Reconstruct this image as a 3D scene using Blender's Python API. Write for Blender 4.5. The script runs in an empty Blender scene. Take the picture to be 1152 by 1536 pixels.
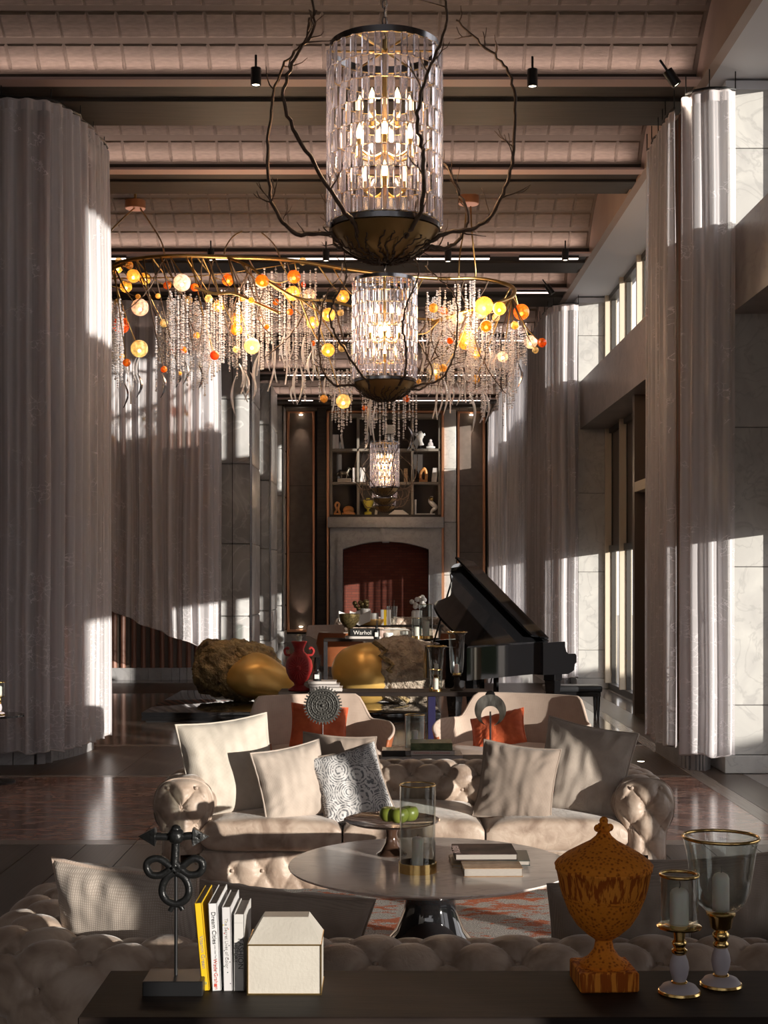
import bpy, bmesh, math, random
from mathutils import Vector, Matrix, noise
# ------------------------------------------------------------------ camera, world, sun, exposure
S = bpy.context.scene
COL = S.collection
F = 2060.0; VX = 577.0; HY = 868.0; EYE = 1.8          # focal length (px of a 1152x1536 frame), vanishing point, eye height
cam_d = bpy.data.cameras.new('camera'); cam = bpy.data.objects.new('camera', cam_d); COL.objects.link(cam)
cam.location = (0, 0, EYE); cam.rotation_euler = (math.pi/2, 0, 0)
cam_d.sensor_fit = 'AUTO'; cam_d.sensor_width = 36; cam_d.lens = F/1536*36
cam_d.shift_x = (576-VX)/1536; cam_d.shift_y = (HY-768)/1536
cam_d.clip_start = 0.05; cam_d.clip_end = 300
S.camera = cam
S.view_settings.view_transform = 'Standard'; S.view_settings.look = 'None'
S.view_settings.gamma = 1; S.view_settings.use_curve_mapping = False
S.view_settings.exposure = 0.0
W = bpy.data.worlds.new('sky'); S.world = W; W.use_nodes = True
bg = W.node_tree.nodes['Background']; bg.inputs[0].default_value = (0.88, 0.82, 0.81, 1); bg.inputs[1].default_value = 2.0
sun_d = bpy.data.lights.new('sun', 'SUN'); sun = bpy.data.objects.new('sun', sun_d); COL.objects.link(sun)
SUN_DIR = Vector((-1.0, 0.95, -0.130)).normalized()     # way the light travels: low, from behind right
sun_d.energy = 7.6; sun_d.angle = 0.010; sun_d.color = (1.0, 0.90, 0.79)
sun.rotation_euler = SUN_DIR.to_track_quat('-Z', 'Y').to_euler()
def area_light(name, loc, direction, sx, sy, energy, color):
    l = bpy.data.lights.new(name, 'AREA'); l.shape = 'RECTANGLE'; l.size = sx; l.size_y = sy; l.energy = energy; l.color = color
    o = bpy.data.objects.new(name, l); COL.objects.link(o); o.location = loc
    o.rotation_euler = Vector(direction).to_track_quat('-Z', 'Y').to_euler()
    return o
# ceiling beams: (near y, far y); the coves above them hold LED strips
BEAMS = [(6.2, 7.4), (8.9, 10.0), (12.9, 14.1), (15.7, 16.6), (19.7, 20.9), (22.1, 23.5), (26.6, 27.8), (31.0, 32.2), (35.4, 36.6)]
COVE_E = 15.0
for i, (y0, y1) in enumerate(BEAMS[1:]):
    area_light('cove_light', (-1.0, y0-0.13, 6.50), (0, -0.25, 1.0), 7.6, 0.05, COVE_E, (1.0, 0.76, 0.68))
# ------------------------------------------------------------------ helpers
def px(x, y, d):                                        # a point measured in the photo at depth d
    return Vector(((x-VX)*d/F, d, EYE-(y-HY)*d/F))
class MB:
    def __init__(s): s.v = []; s.f = []
    def add(s, vs, fs):
        b = len(s.v); s.v += [tuple(v) for v in vs]; s.f += [tuple(b+i for i in f) for f in fs]; return s
    def box(s, x0, x1, y0, y1, z0, z1):
        v = [(x0,y0,z0),(x1,y0,z0),(x1,y1,z0),(x0,y1,z0),(x0,y0,z1),(x1,y0,z1),(x1,y1,z1),(x0,y1,z1)]
        return s.add(v, [(3,2,1,0),(4,5,6,7),(0,1,5,4),(1,2,6,5),(2,3,7,6),(3,0,4,7)])
    def bbox(s, x0, x1, y0, y1, z0, z1, b=0.01, seg=2):
        bm = bmesh.new(); bmesh.ops.create_cube(bm, size=1)
        for v in bm.verts: v.co = Vector(((x0+x1)/2+v.co.x*(x1-x0), (y0+y1)/2+v.co.y*(y1-y0), (z0+z1)/2+v.co.z*(z1-z0)))
        bmesh.ops.bevel(bm, geom=bm.edges[:], offset=b, segments=seg, profile=0.5, affect='EDGES')
        return s.bm(bm)
    def bm(s, bm, mat=None):
        bm.verts.index_update(); b = len(s.v)
        for v in bm.verts: s.v.append(tuple(mat @ v.co) if mat else tuple(v.co))
        for f in bm.faces: s.f.append(tuple(b+v.index for v in f.verts))
        bm.free(); return s
    def lathe(s, prof, seg=32, c=(0,0,0), cap=True):
        n = len(prof); vs = []
        for k in range(seg):
            a = 2*math.pi*k/seg; ca, sa = math.cos(a), math.sin(a)
            vs += [(c[0]+r*ca, c[1]+r*sa, c[2]+z) for r, z in prof]
        fs = []
        for k in range(seg):
            k2 = (k+1) % seg
            for j in range(n-1): fs.append((k*n+j, k2*n+j, k2*n+j+1, k*n+j+1))
        if cap:
            if prof[0][0] > 1e-5: fs.append(tuple(k*n for k in reversed(range(seg))))
            if prof[-1][0] > 1e-5: fs.append(tuple(k*n+n-1 for k in range(seg)))
        return s.add(vs, fs)
    def tube(s, pts, r, seg=8, closed=False):
        pts = [Vector(p) for p in pts]; n = len(pts)
        rr = r if isinstance(r, (list, tuple)) else [r]*n
        vs = []; up = None
        for i in range(n):
            a = pts[i-1] if (i > 0 or closed) else pts[0]; b = pts[(i+1) % n] if (i < n-1 or closed) else pts[-1]
            t = (b-a); t = t.normalized() if t.length > 1e-9 else Vector((0,0,1))
            if up is None: up = Vector((0,0,1)) if abs(t.z) < 0.9 else Vector((1,0,0))
            x = t.cross(up); x = x.normalized() if x.length > 1e-6 else t.orthogonal().normalized()
            y = x.cross(t).normalized(); up = y
            for k in range(seg):
                an = 2*math.pi*k/seg; vs.append(pts[i]+(x*math.cos(an)+y*math.sin(an))*rr[i])
        fs = []
        for i in range(n if closed else n-1):
            i2 = (i+1) % n
            for k in range(seg):
                k2 = (k+1) % seg; fs.append((i*seg+k, i*seg+k2, i2*seg+k2, i2*seg+k))
        if not closed: fs += [tuple(reversed(range(seg))), tuple((n-1)*seg+k for k in range(seg))]
        return s.add(vs, fs)
    def prism(s, poly, h0, h1, axis='z'):               # polygon extruded along an axis
        n = len(poly)
        def p(a, b, h): return {'z': (a,b,h), 'y': (a,h,b), 'x': (h,a,b)}[axis]
        vs = [p(a,b,h0) for a,b in poly]+[p(a,b,h1) for a,b in poly]
        return s.add(vs, [tuple(range(n)), tuple(reversed(range(n,2*n)))]+[(i,(i+1)%n,n+(i+1)%n,n+i)[::-1] for i in range(n)])
    def sph(s, c, r, u=12, v=8, sz=1.0):
        prof = [(r*math.sin(math.pi*j/v), -r*sz*math.cos(math.pi*j/v)) for j in range(v+1)]
        prof[0] = (1e-6, prof[0][1]); prof[-1] = (1e-6, prof[-1][1])
        return s.lathe(prof, u, c, cap=False)
    def grid(s, fn, nu, nv, wrap_u=False):
        vs = [fn(i/nu, j/nv) for i in range(nu+(0 if wrap_u else 1)) for j in range(nv+1)]
        m = nu if wrap_u else nu+1
        fs = [(i*(nv+1)+j, ((i+1)%m)*(nv+1)+j, ((i+1)%m)*(nv+1)+j+1, i*(nv+1)+j+1) for i in range(nu) for j in range(nv)]
        return s.add(vs, fs)
    def xf(s, m):
        s.v = [tuple(m @ Vector(v)) for v in s.v]; return s
    def mesh(s, name, mat, smooth=35):
        me = bpy.data.meshes.new(name); me.from_pydata(s.v, [], s.f); me.update()
        if smooth:
            for p in me.polygons: p.use_smooth = True
            if smooth < 180: me.set_sharp_from_angle(angle=math.radians(smooth))
        for mm in (mat if isinstance(mat, (list, tuple)) else [mat]): me.materials.append(mm)
        return me
    def build(s, name, mat, parent=None, smooth=35, loc=None, rot=None):
        bm = bmesh.new(); me = s.mesh(name, mat, smooth)
        bm.from_mesh(me); bmesh.ops.recalc_face_normals(bm, faces=bm.faces[:]); bm.to_mesh(me); bm.free()
        o = bpy.data.objects.new(name, me); COL.objects.link(o)
        if parent: o.parent = parent
        if loc is not None: o.location = loc
        if rot is not None: o.rotation_euler = rot
        return o
def inst(me, name, parent=None, loc=(0,0,0), rot=(0,0,0), scale=None):
    o = bpy.data.objects.new(name, me); COL.objects.link(o); o.location = loc; o.rotation_euler = rot
    if scale: o.scale = scale
    if parent: o.parent = parent
    return o
def tag(o, label=None, cat=None, group=None, kind=None):
    if label: o['label'] = label
    if cat: o['category'] = cat
    if group: o['group'] = group
    if kind: o['kind'] = kind
    return o
def thing(name, label, cat, loc=(0,0,0), rz=0.0, group=None, rot=None):
    o = bpy.data.objects.new(name, None); COL.objects.link(o); o.location = loc; o.rotation_euler = rot or (0,0,rz)
    o.empty_display_size = 0.1
    return tag(o, label, cat, group)
def struct(o, label=None): return tag(o, label, None, None, 'structure')
def copy_tree(o, parent=None):
    c = o.copy(); COL.objects.link(c); c.parent = parent
    for ch in o.children: copy_tree(ch, c)
    return c
def spline(pts, n):                                     # Catmull-Rom through the points
    P = [Vector(p) for p in pts]; out = []
    for i in range(len(P)-1):
        p0 = P[max(i-1,0)]; p1 = P[i]; p2 = P[i+1]; p3 = P[min(i+2,len(P)-1)]
        for k in range(n):
            t = k/n
            out.append(0.5*((2*p1)+(p2-p0)*t+(2*p0-5*p1+4*p2-p3)*t*t+(3*p1-p0-3*p2+p3)*t**3))
    out.append(P[-1]); return out
# ------------------------------------------------------------------ materials
def mk(name):
    m = bpy.data.materials.new(name); m.use_nodes = True; nt = m.node_tree; b = nt.nodes['Principled BSDF']
    return m, nt, b
def N(nt, t, **kw):
    n = nt.nodes.new(t)
    for k, v in kw.items():
        if hasattr(n, k): setattr(n, k, v)
        else: n.inputs[k].default_value = v
    return n
def ramp(nt, src, stops):
    r = nt.nodes.new('ShaderNodeValToRGB'); nt.links.new(src, r.inputs[0]); e = r.color_ramp.elements
    while len(e) < len(stops): e.new(0.5)
    for el, (p, c) in zip(e, stops): el.position = p; el.color = (*c, 1) if len(c) == 3 else c
    return r.outputs[0]
def coords(nt, scale=(1,1,1), kind='Object', rot=(0,0,0)):
    tc = nt.nodes.new('ShaderNodeTexCoord'); mp = nt.nodes.new('ShaderNodeMapping')
    mp.inputs['Scale'].default_value = scale; mp.inputs['Rotation'].default_value = rot
    nt.links.new(tc.outputs[kind], mp.inputs[0]); return mp.outputs[0]
def bump(nt, b, src, strength=0.3, dist=0.01):
    bp = nt.nodes.new('ShaderNodeBump'); bp.inputs['Strength'].default_value = strength; bp.inputs['Distance'].default_value = dist
    nt.links.new(src, bp.inputs['Height']); nt.links.new(bp.outputs[0], b.inputs['Normal'])
def plain(name, col, rough=0.5, metal=0.0, col2=None, scale=6.0, detail=4, bmp=0.0, bscale=60, stretch=(1,1,1), coat=0, sheen=0, emit=None, es=0, spec=None, rnd=0):
    m, nt, b = mk(name)
    b.inputs['Base Color'].default_value = (*col, 1); b.inputs['Roughness'].default_value = rough; b.inputs['Metallic'].default_value = metal
    if col2 is not None:
        nz = N(nt, 'ShaderNodeTexNoise', Scale=scale, Detail=detail); nt.links.new(coords(nt, stretch), nz.inputs['Vector'])
        c = ramp(nt, nz.outputs[0], [(0.32, col), (0.68, col2)])
        nt.links.new(c, b.inputs['Base Color'])
        if rnd:
            oi = nt.nodes.new('ShaderNodeObjectInfo'); mr = N(nt, 'ShaderNodeMapRange'); nt.links.new(oi.outputs['Random'], mr.inputs[0])
            mr.inputs[3].default_value = 1-rnd; mr.inputs[4].default_value = 1+rnd
            hs = nt.nodes.new('ShaderNodeHueSaturation'); nt.links.new(c, hs.inputs['Color']); nt.links.new(mr.outputs[0], hs.inputs['Value'])
            nt.links.new(hs.outputs[0], b.inputs['Base Color'])
    if bmp:
        nz2 = N(nt, 'ShaderNodeTexNoise', Scale=bscale, Detail=3); nt.links.new(coords(nt, stretch), nz2.inputs['Vector']); bump(nt, b, nz2.outputs[0], bmp, 0.01)
    if coat: b.inputs['Coat Weight'].default_value = coat; b.inputs['Coat Roughness'].default_value = 0.04
    if sheen: b.inputs['Sheen Weight'].default_value = sheen; b.inputs['Sheen Roughness'].default_value = 0.4
    if emit: b.inputs['Emission Color'].default_value = (*emit, 1); b.inputs['Emission Strength'].default_value = es
    if spec is not None: b.inputs['Specular IOR Level'].default_value = spec
    return m
def marble(name, base, vein, dark, scale=1.0, rough=0.25, kind='Object', stretch=(1,1,1), vw=0.03):
    m, nt, b = mk(name); co = coords(nt, tuple(scale*s for s in stretch), kind)
    oi = nt.nodes.new('ShaderNodeObjectInfo'); vm = nt.nodes.new('ShaderNodeVectorMath'); vm.operation = 'ADD'
    ml = nt.nodes.new('ShaderNodeMath'); ml.operation = 'MULTIPLY'; ml.inputs[1].default_value = 37.0
    nt.links.new(oi.outputs['Random'], ml.inputs[0]); nt.links.new(co, vm.inputs[0]); nt.links.new(ml.outputs[0], vm.inputs[1]); co = vm.outputs[0]
    n1 = N(nt, 'ShaderNodeTexNoise', Scale=1.3, Detail=8, Distortion=1.6); nt.links.new(co, n1.inputs['Vector'])
    c1 = ramp(nt, n1.outputs[0], [(0.3, dark), (0.65, base)])
    n2 = N(nt, 'ShaderNodeTexNoise', Scale=1.1, Detail=7, Distortion=2.2); nt.links.new(co, n2.inputs['Vector'])
    v = ramp(nt, n2.outputs[0], [(0.5-vw, (0,0,0)), (0.5, (1,1,1)), (0.5+vw, (0,0,0))])
    mx = nt.nodes.new('ShaderNodeMix'); mx.data_type = 'RGBA'
    ms = nt.nodes.new('ShaderNodeMath'); ms.operation = 'MULTIPLY'; ms.inputs[1].default_value = 0.6; nt.links.new(v, ms.inputs[0])
    nt.links.new(ms.outputs[0], mx.inputs[0]); nt.links.new(c1, mx.inputs[6]); mx.inputs[7].default_value = (*vein, 1)
    nt.links.new(mx.outputs[2], b.inputs['Base Color']); b.inputs['Roughness'].default_value = rough
    return m
def wood(name, c1, c2, rough=0.4, scale=1.0, grain=(1,12,12), kind='Object', bmp=0.15, rnd=0.0):
    m = plain(name, c1, rough, 0, c2, 3*scale, 8, 0, 60, grain, rnd=rnd); nt = m.node_tree; b = nt.nodes['Principled BSDF']
    nz = N(nt, 'ShaderNodeTexNoise', Scale=9*scale, Detail=5); nt.links.new(coords(nt, grain), nz.inputs['Vector']); bump(nt, b, nz.outputs[0], bmp, 0.004)
    return m
def glass(name, col=(1,1,1), rough=0.0, ior=1.45):
    m, nt, b = mk(name); b.inputs['Base Color'].default_value = (*col, 1); b.inputs['Transmission Weight'].default_value = 1
    b.inputs['Roughness'].default_value = rough; b.inputs['IOR'].default_value = ior
    return m
def thin_glass(name, tint=(1,1,1), refl=0.12, emit=None, es=0):                     # a thin blown wall: see-through with a fresnel gloss
    m = bpy.data.materials.new(name); m.use_nodes = True; nt = m.node_tree; nt.nodes.clear()
    out = nt.nodes.new('ShaderNodeOutputMaterial'); tr = nt.nodes.new('ShaderNodeBsdfTransparent'); tr.inputs[0].default_value = (*tint, 1)
    gl = nt.nodes.new('ShaderNodeBsdfGlossy'); gl.inputs['Roughness'].default_value = 0.03
    lw = nt.nodes.new('ShaderNodeLayerWeight'); lw.inputs[0].default_value = 0.35
    mr = N(nt, 'ShaderNodeMapRange'); mr.inputs[3].default_value = refl*0.35; mr.inputs[4].default_value = min(1, refl*5)
    nt.links.new(lw.outputs['Facing'], mr.inputs[0])
    pw = nt.nodes.new('ShaderNodeMath'); pw.operation = 'MULTIPLY'; nt.links.new(mr.outputs[0], pw.inputs[0]); nt.links.new(lw.outputs['Facing'], pw.inputs[1])
    ad = nt.nodes.new('ShaderNodeMath'); ad.operation = 'ADD'; ad.inputs[1].default_value = refl*0.35; nt.links.new(pw.outputs[0], ad.inputs[0])
    mx = nt.nodes.new('ShaderNodeMixShader'); nt.links.new(ad.outputs[0], mx.inputs[0]); nt.links.new(tr.outputs[0], mx.inputs[1]); nt.links.new(gl.outputs[0], mx.inputs[2])
    nt.links.new(mx.outputs[0], out.inputs[0]); return m
m_pillar = marble('grey_marble', (0.55,0.54,0.51), (0.36,0.35,0.34), (0.44,0.43,0.415), 1.6, 0.3)
m_pillar_l = marble('grey_marble_left', (0.64,0.63,0.62), (0.82,0.81,0.79), (0.42,0.41,0.40), 0.8, 0.3)
m_lintel = marble('brown_grey_stone', (0.30,0.26,0.245), (0.17,0.14,0.13), (0.22,0.19,0.18), 1.4, 0.35)
m_mantel = marble('mantel_marble', (0.40,0.39,0.40), (0.26,0.25,0.25), (0.33,0.32,0.32), 1.6, 0.4)
m_floor_m = marble('dark_red_marble', (0.34,0.17,0.12), (0.50,0.36,0.30), (0.05,0.03,0.025), 2.6, 0.15, stretch=(0.8,1.7,1), vw=0.06)
m_floor_g = marble('grey_brown_marble', (0.21,0.165,0.14), (0.34,0.29,0.25), (0.06,0.05,0.045), 2.2, 0.12, stretch=(0.8,1.6,1))
m_strip = plain('pale_stone_strip', (0.20,0.165,0.14), 0.25, col2=(0.27,0.225,0.19))
m_plank = wood('dark_oak_plank', (0.050,0.034,0.026), (0.105,0.074,0.056), 0.34, 1.0, (14,1.2,1), rnd=0.25)
m_grout = plain('dark_joint', (0.02,0.017,0.015), 0.6)
m_beam = wood('dark_beam_oak', (0.026,0.020,0.016), (0.052,0.040,0.032), 0.62, 1.0, (0.6,14,14))
m_vault = plain('woven_grasscloth', (0.19,0.15,0.122), 0.8, 0, (0.26,0.21,0.172), 8, 4, 0.5, 60, (1,6,6), rnd=0.06)
m_vault_b = plain('vault_backing', (0.175,0.14,0.113), 0.8)
m_coveplate = plain('rose_cove_plate', (0.50,0.36,0.33), 0.6)
m_fascia = plain('brown_fascia', (0.30,0.215,0.175), 0.55, col2=(0.34,0.25,0.205), scale=2)
m_soffit = plain('white_soffit', (0.55,0.55,0.58), 0.6)
m_darkwall = wood('dark_panel', (0.060,0.047,0.038), (0.10,0.08,0.066), 0.5, 0.6, (6,6,0.6))
m_endpanel = plain('brown_leather_panel', (0.115,0.088,0.072), 0.5, 0, (0.15,0.118,0.098), 6, 4, 0.15, 80)
m_copper = plain('copper_trim', (0.60,0.30,0.17), 0.35, 0.8)
m_slat = wood('red_brown_slat', (0.20,0.085,0.055), (0.32,0.15,0.10), 0.45, 1.0, (10,10,0.8))
m_bronzefin = plain('beige_fin', (0.60,0.52,0.40), 0.5)
m_winframe = plain('dark_window_frame', (0.065,0.058,0.05), 0.4, 0.3)
m_doorpanel = plain('brown_door_panel', (0.115,0.085,0.068), 0.4)
m_brass = plain('polished_brass', (0.86,0.60,0.24), 0.18, 1.0)
m_agedbrass = plain('aged_brass', (0.50,0.33,0.12), 0.33, 1.0, (0.62,0.43,0.18), 8)
m_bowl = plain('dark_bronze_bowl', (0.34,0.20,0.07), 0.34, 0.6, (0.46,0.29,0.11), 5)
m_branch = plain('dark_branch', (0.085,0.055,0.038), 0.5, 0.5, (0.15,0.10,0.07), 30, 4, 0.4, 90)
m_nickel = plain('dark_nickel', (0.35,0.35,0.37), 0.22, 1.0)
m_black = plain('black_metal', (0.012,0.012,0.013), 0.38, 0.2)
m_blackcast = plain('black_cast', (0.013,0.013,0.013), 0.33, 0.4, bmp=0.25, bscale=70)
m_piano = plain('black_lacquer', (0.008,0.008,0.009), 0.05, 0, coat=1.0)
m_plinth = plain('black_gloss_plinth', (0.010,0.010,0.011), 0.06, 0, coat=0.6)
m_console = wood('espresso_wood', (0.012,0.0075,0.006), (0.024,0.015,0.011), 0.6, 1.2, (1.2,14,14)); m_console.node_tree.nodes['Principled BSDF'].inputs['Specular IOR Level'].default_value = 0.22
def leather(name, c1, c2, c3):
    m, nt, b = mk(name); co = coords(nt)
    n1 = N(nt, 'ShaderNodeTexNoise', Scale=7, Detail=6, Distortion=0.8); nt.links.new(co, n1.inputs['Vector'])
    c = ramp(nt, n1.outputs[0], [(0.3, c1), (0.5, c2), (0.72, c3)]); nt.links.new(c, b.inputs['Base Color'])
    b.inputs['Roughness'].default_value = 0.48; b.inputs['Sheen Weight'].default_value = 0.35; b.inputs['Sheen Roughness'].default_value = 0.35
    n2 = N(nt, 'ShaderNodeTexNoise', Scale=26, Detail=6, Distortion=1.0); nt.links.new(co, n2.inputs['Vector']); bump(nt, b, n2.outputs[0], 0.35, 0.008)
    return m
m_leather = leather('taupe_nubuck', (0.25,0.175,0.130), (0.42,0.32,0.25), (0.56,0.455,0.37))
def weave(name, c1, c2, sc=420, bmp=0.3):
    m, nt, b = mk(name); co = coords(nt)
    wx = N(nt, 'ShaderNodeTexWave', Scale=sc/6.0, Distortion=0.6); wx.bands_direction = 'X'; nt.links.new(co, wx.inputs['Vector'])
    wz = N(nt, 'ShaderNodeTexWave', Scale=sc/6.0, Distortion=0.6); wz.bands_direction = 'Z'; nt.links.new(co, wz.inputs['Vector'])
    mu = nt.nodes.new('ShaderNodeMath'); mu.operation = 'MULTIPLY'; nt.links.new(wx.outputs[1], mu.inputs[0]); nt.links.new(wz.outputs[1], mu.inputs[1])
    nz = N(nt, 'ShaderNodeTexNoise', Scale=14, Detail=4); nt.links.new(co, nz.inputs['Vector'])
    ad = nt.nodes.new('ShaderNodeMath'); ad.operation = 'ADD'; nt.links.new(mu.outputs[0], ad.inputs[0]); nt.links.new(nz.outputs[0], ad.inputs[1])
    nt.links.new(ramp(nt, ad.outputs[0], [(0.35, c1), (0.9, c2)]), b.inputs['Base Color'])
    b.inputs['Roughness'].default_value = 0.9; b.inputs['Sheen Weight'].default_value = 0.2; bump(nt, b, mu.outputs[0], bmp, 0.003)
    return m
m_linen = weave('cream_linen', (0.47,0.41,0.34), (0.62,0.555,0.475))
m_tan = weave('tan_linen', (0.38,0.31,0.26), (0.50,0.42,0.355))
m_brown = weave('brown_linen', (0.22,0.17,0.135), (0.31,0.245,0.20))
m_stripe = weave('ribbed_beige', (0.34,0.28,0.235), (0.48,0.41,0.35), 260, 0.25)
m_chairfab = weave('rose_beige_fabric', (0.44,0.33,0.265), (0.54,0.42,0.34), 200, 0.2)
m_orange = plain('orange_velvet', (0.52,0.085,0.025), 0.8, 0, (0.66,0.13,0.04), 14, 5, 0.5, 40, sheen=0.4)
m_chairleather = plain('cognac_leather', (0.33,0.10,0.040), 0.45, 0, (0.42,0.14,0.055), 5, 4)
m_paper = plain('page_edges', (0.37,0.33,0.29), 0.85, 0, (0.30,0.27,0.24), 60, 3, 0, 60, (1,1,30))
m_wax = plain('ivory_wax', (0.80,0.76,0.70), 0.5); m_wax.node_tree.nodes['Principled BSDF'].inputs['Subsurface Weight'].default_value = 0.3
m_wick = plain('dark_wick', (0.05,0.04,0.03), 0.9)
m_hglass = thin_glass('clear_blown_glass', (0.93,0.95,0.94), 0.16)
m_pane = thin_glass('window_glass', (0.95,0.97,0.98), 0.05)
def crystal(name, tint, body, fb, ft):                  # clear glass with a pale matt body mixed in to imitate facet sparkle
    m, nt, b = mk(name); b.inputs['Base Color'].default_value = (*tint, 1); b.inputs['Transmission Weight'].default_value = 1; b.inputs['Roughness'].default_value = 0.02; b.inputs['IOR'].default_value = 1.5
    out = nt.nodes['Material Output']; tr = nt.nodes.new('ShaderNodeBsdfTransparent'); tl = nt.nodes.new('ShaderNodeBsdfTranslucent'); df = nt.nodes.new('ShaderNodeBsdfDiffuse')
    tl.inputs[0].default_value = (*body, 1); df.inputs[0].default_value = (*body, 1)
    a = nt.nodes.new('ShaderNodeMixShader'); a.inputs[0].default_value = 0.5; nt.links.new(tl.outputs[0], a.inputs[1]); nt.links.new(df.outputs[0], a.inputs[2])
    c = nt.nodes.new('ShaderNodeMixShader'); c.inputs[0].default_value = ft; nt.links.new(b.outputs[0], c.inputs[1]); nt.links.new(tr.outputs[0], c.inputs[2])
    e = nt.nodes.new('ShaderNodeMixShader'); e.inputs[0].default_value = fb; nt.links.new(c.outputs[0], e.inputs[1]); nt.links.new(a.outputs[0], e.inputs[2]); nt.links.new(e.outputs[0], out.inputs[0]); return m
m_crystal = crystal('cut_crystal', (0.90,0.92,1.0), (0.74,0.74,0.98), 0.13, 0.0)
m_bead = crystal('crystal_bead', (1,1,1), (0.95,0.93,0.95), 0.58, 0.1)
m_white = plain('white_ceramic', (0.80,0.77,0.73), 0.3)
m_lilac = plain('matt_grey_ceramic', (0.44,0.40,0.43), 0.5)
def bulbmat(name, col, s): return plain(name, (0.9,0.8,0.6), 0.4, emit=col, es=s)
m_bulb = bulbmat('warm_bulb', (1.0,0.62,0.28), 8.0)
m_led = bulbmat('led_strip', (1.0,0.80,0.72), 2.6)
m_spotface = bulbmat('spot_face', (1.0,0.86,0.66), 9.0)
# ------------------------------------------------------------------ the room
XR, XL, YE = 3.17, -6.2, 39.0
# floor: a screed with slabs, planks and border strips laid on it
floor = struct(MB().box(-8.5, 3.85, -8, 40, -0.4, -0.012).build('floor', m_grout), 'dark marble and oak floor with stone borders')
def unit_tile(mat, name):
    return MB().box(-0.5, 0.5, -0.5, 0.5, -0.03, 0).mesh(name, mat, 0)
t_red = unit_tile(m_floor_m, 'stone_slab'); t_grey = unit_tile(m_floor_g, 'stone_slab'); t_strip = unit_tile(m_strip, 'border_strip'); t_plank = unit_tile(m_plank, 'plank')
def lay(me, name, x0, x1, y0, y1, nx, ny, gap=0.004, off=0.0):
    w = (x1-x0)/nx; h = (y1-y0)/ny
    for j in range(ny):
        o = (off*w if j % 2 else 0)
        for i in range(nx+(1 if o else 0)):
            a = max(x0, x0+i*w-o); b = min(x1, x0+(i+1)*w-o)
            if b-a < 0.05: continue
            inst(me, name, floor, ((a+b)/2, y0+(j+.5)*h, 0), (0,0,0), (b-a-gap, h-gap, 1))
lay(t_plank, 'plank', -6.2, 2.8, 5.2, 9.30, 28, 1, 0.005)
lay(t_plank, 'plank', -6.2, 2.8, -2.0, 5.2, 28, 1, 0.005)
lay(t_strip, 'border_strip', -6.2, 2.8, 9.30, 9.46, 6, 1)
lay(t_red, 'stone_slab', -6.2, 2.8, 9.46, 12.46, 6, 2, 0.004)
lay(t_strip, 'border_strip', -6.2, 2.8, 12.46, 12.57, 6, 1)
lay(t_plank, 'plank', -6.2, 2.8, 12.57, 14.75, 12, 1, 0.005)
lay(t_strip, 'border_strip', -6.2, 2.8, 14.75, 14.9, 6, 1)
lay(t_grey, 'stone_slab', -6.2, 2.8, 14.9, 21.5, 6, 4)
lay(t_plank, 'plank', -6.2, 2.8, 21.5, 23.7, 12, 1)
lay(t_grey, 'stone_slab', -6.2, 2.8, 23.7, 39.0, 5, 8)
lay(t_strip, 'border_strip', 2.8, 2.95, -2, 39, 1, 14)
lay(t_plank, 'plank', 2.95, 3.3, -2, 39, 1, 14)
lay(t_grey, 'stone_slab', 3.3, 3.60, -2, 39, 1, 18)
lay(t_strip, 'threshold_strip', 3.60, 3.85, -2, 39, 1, 14)
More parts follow.
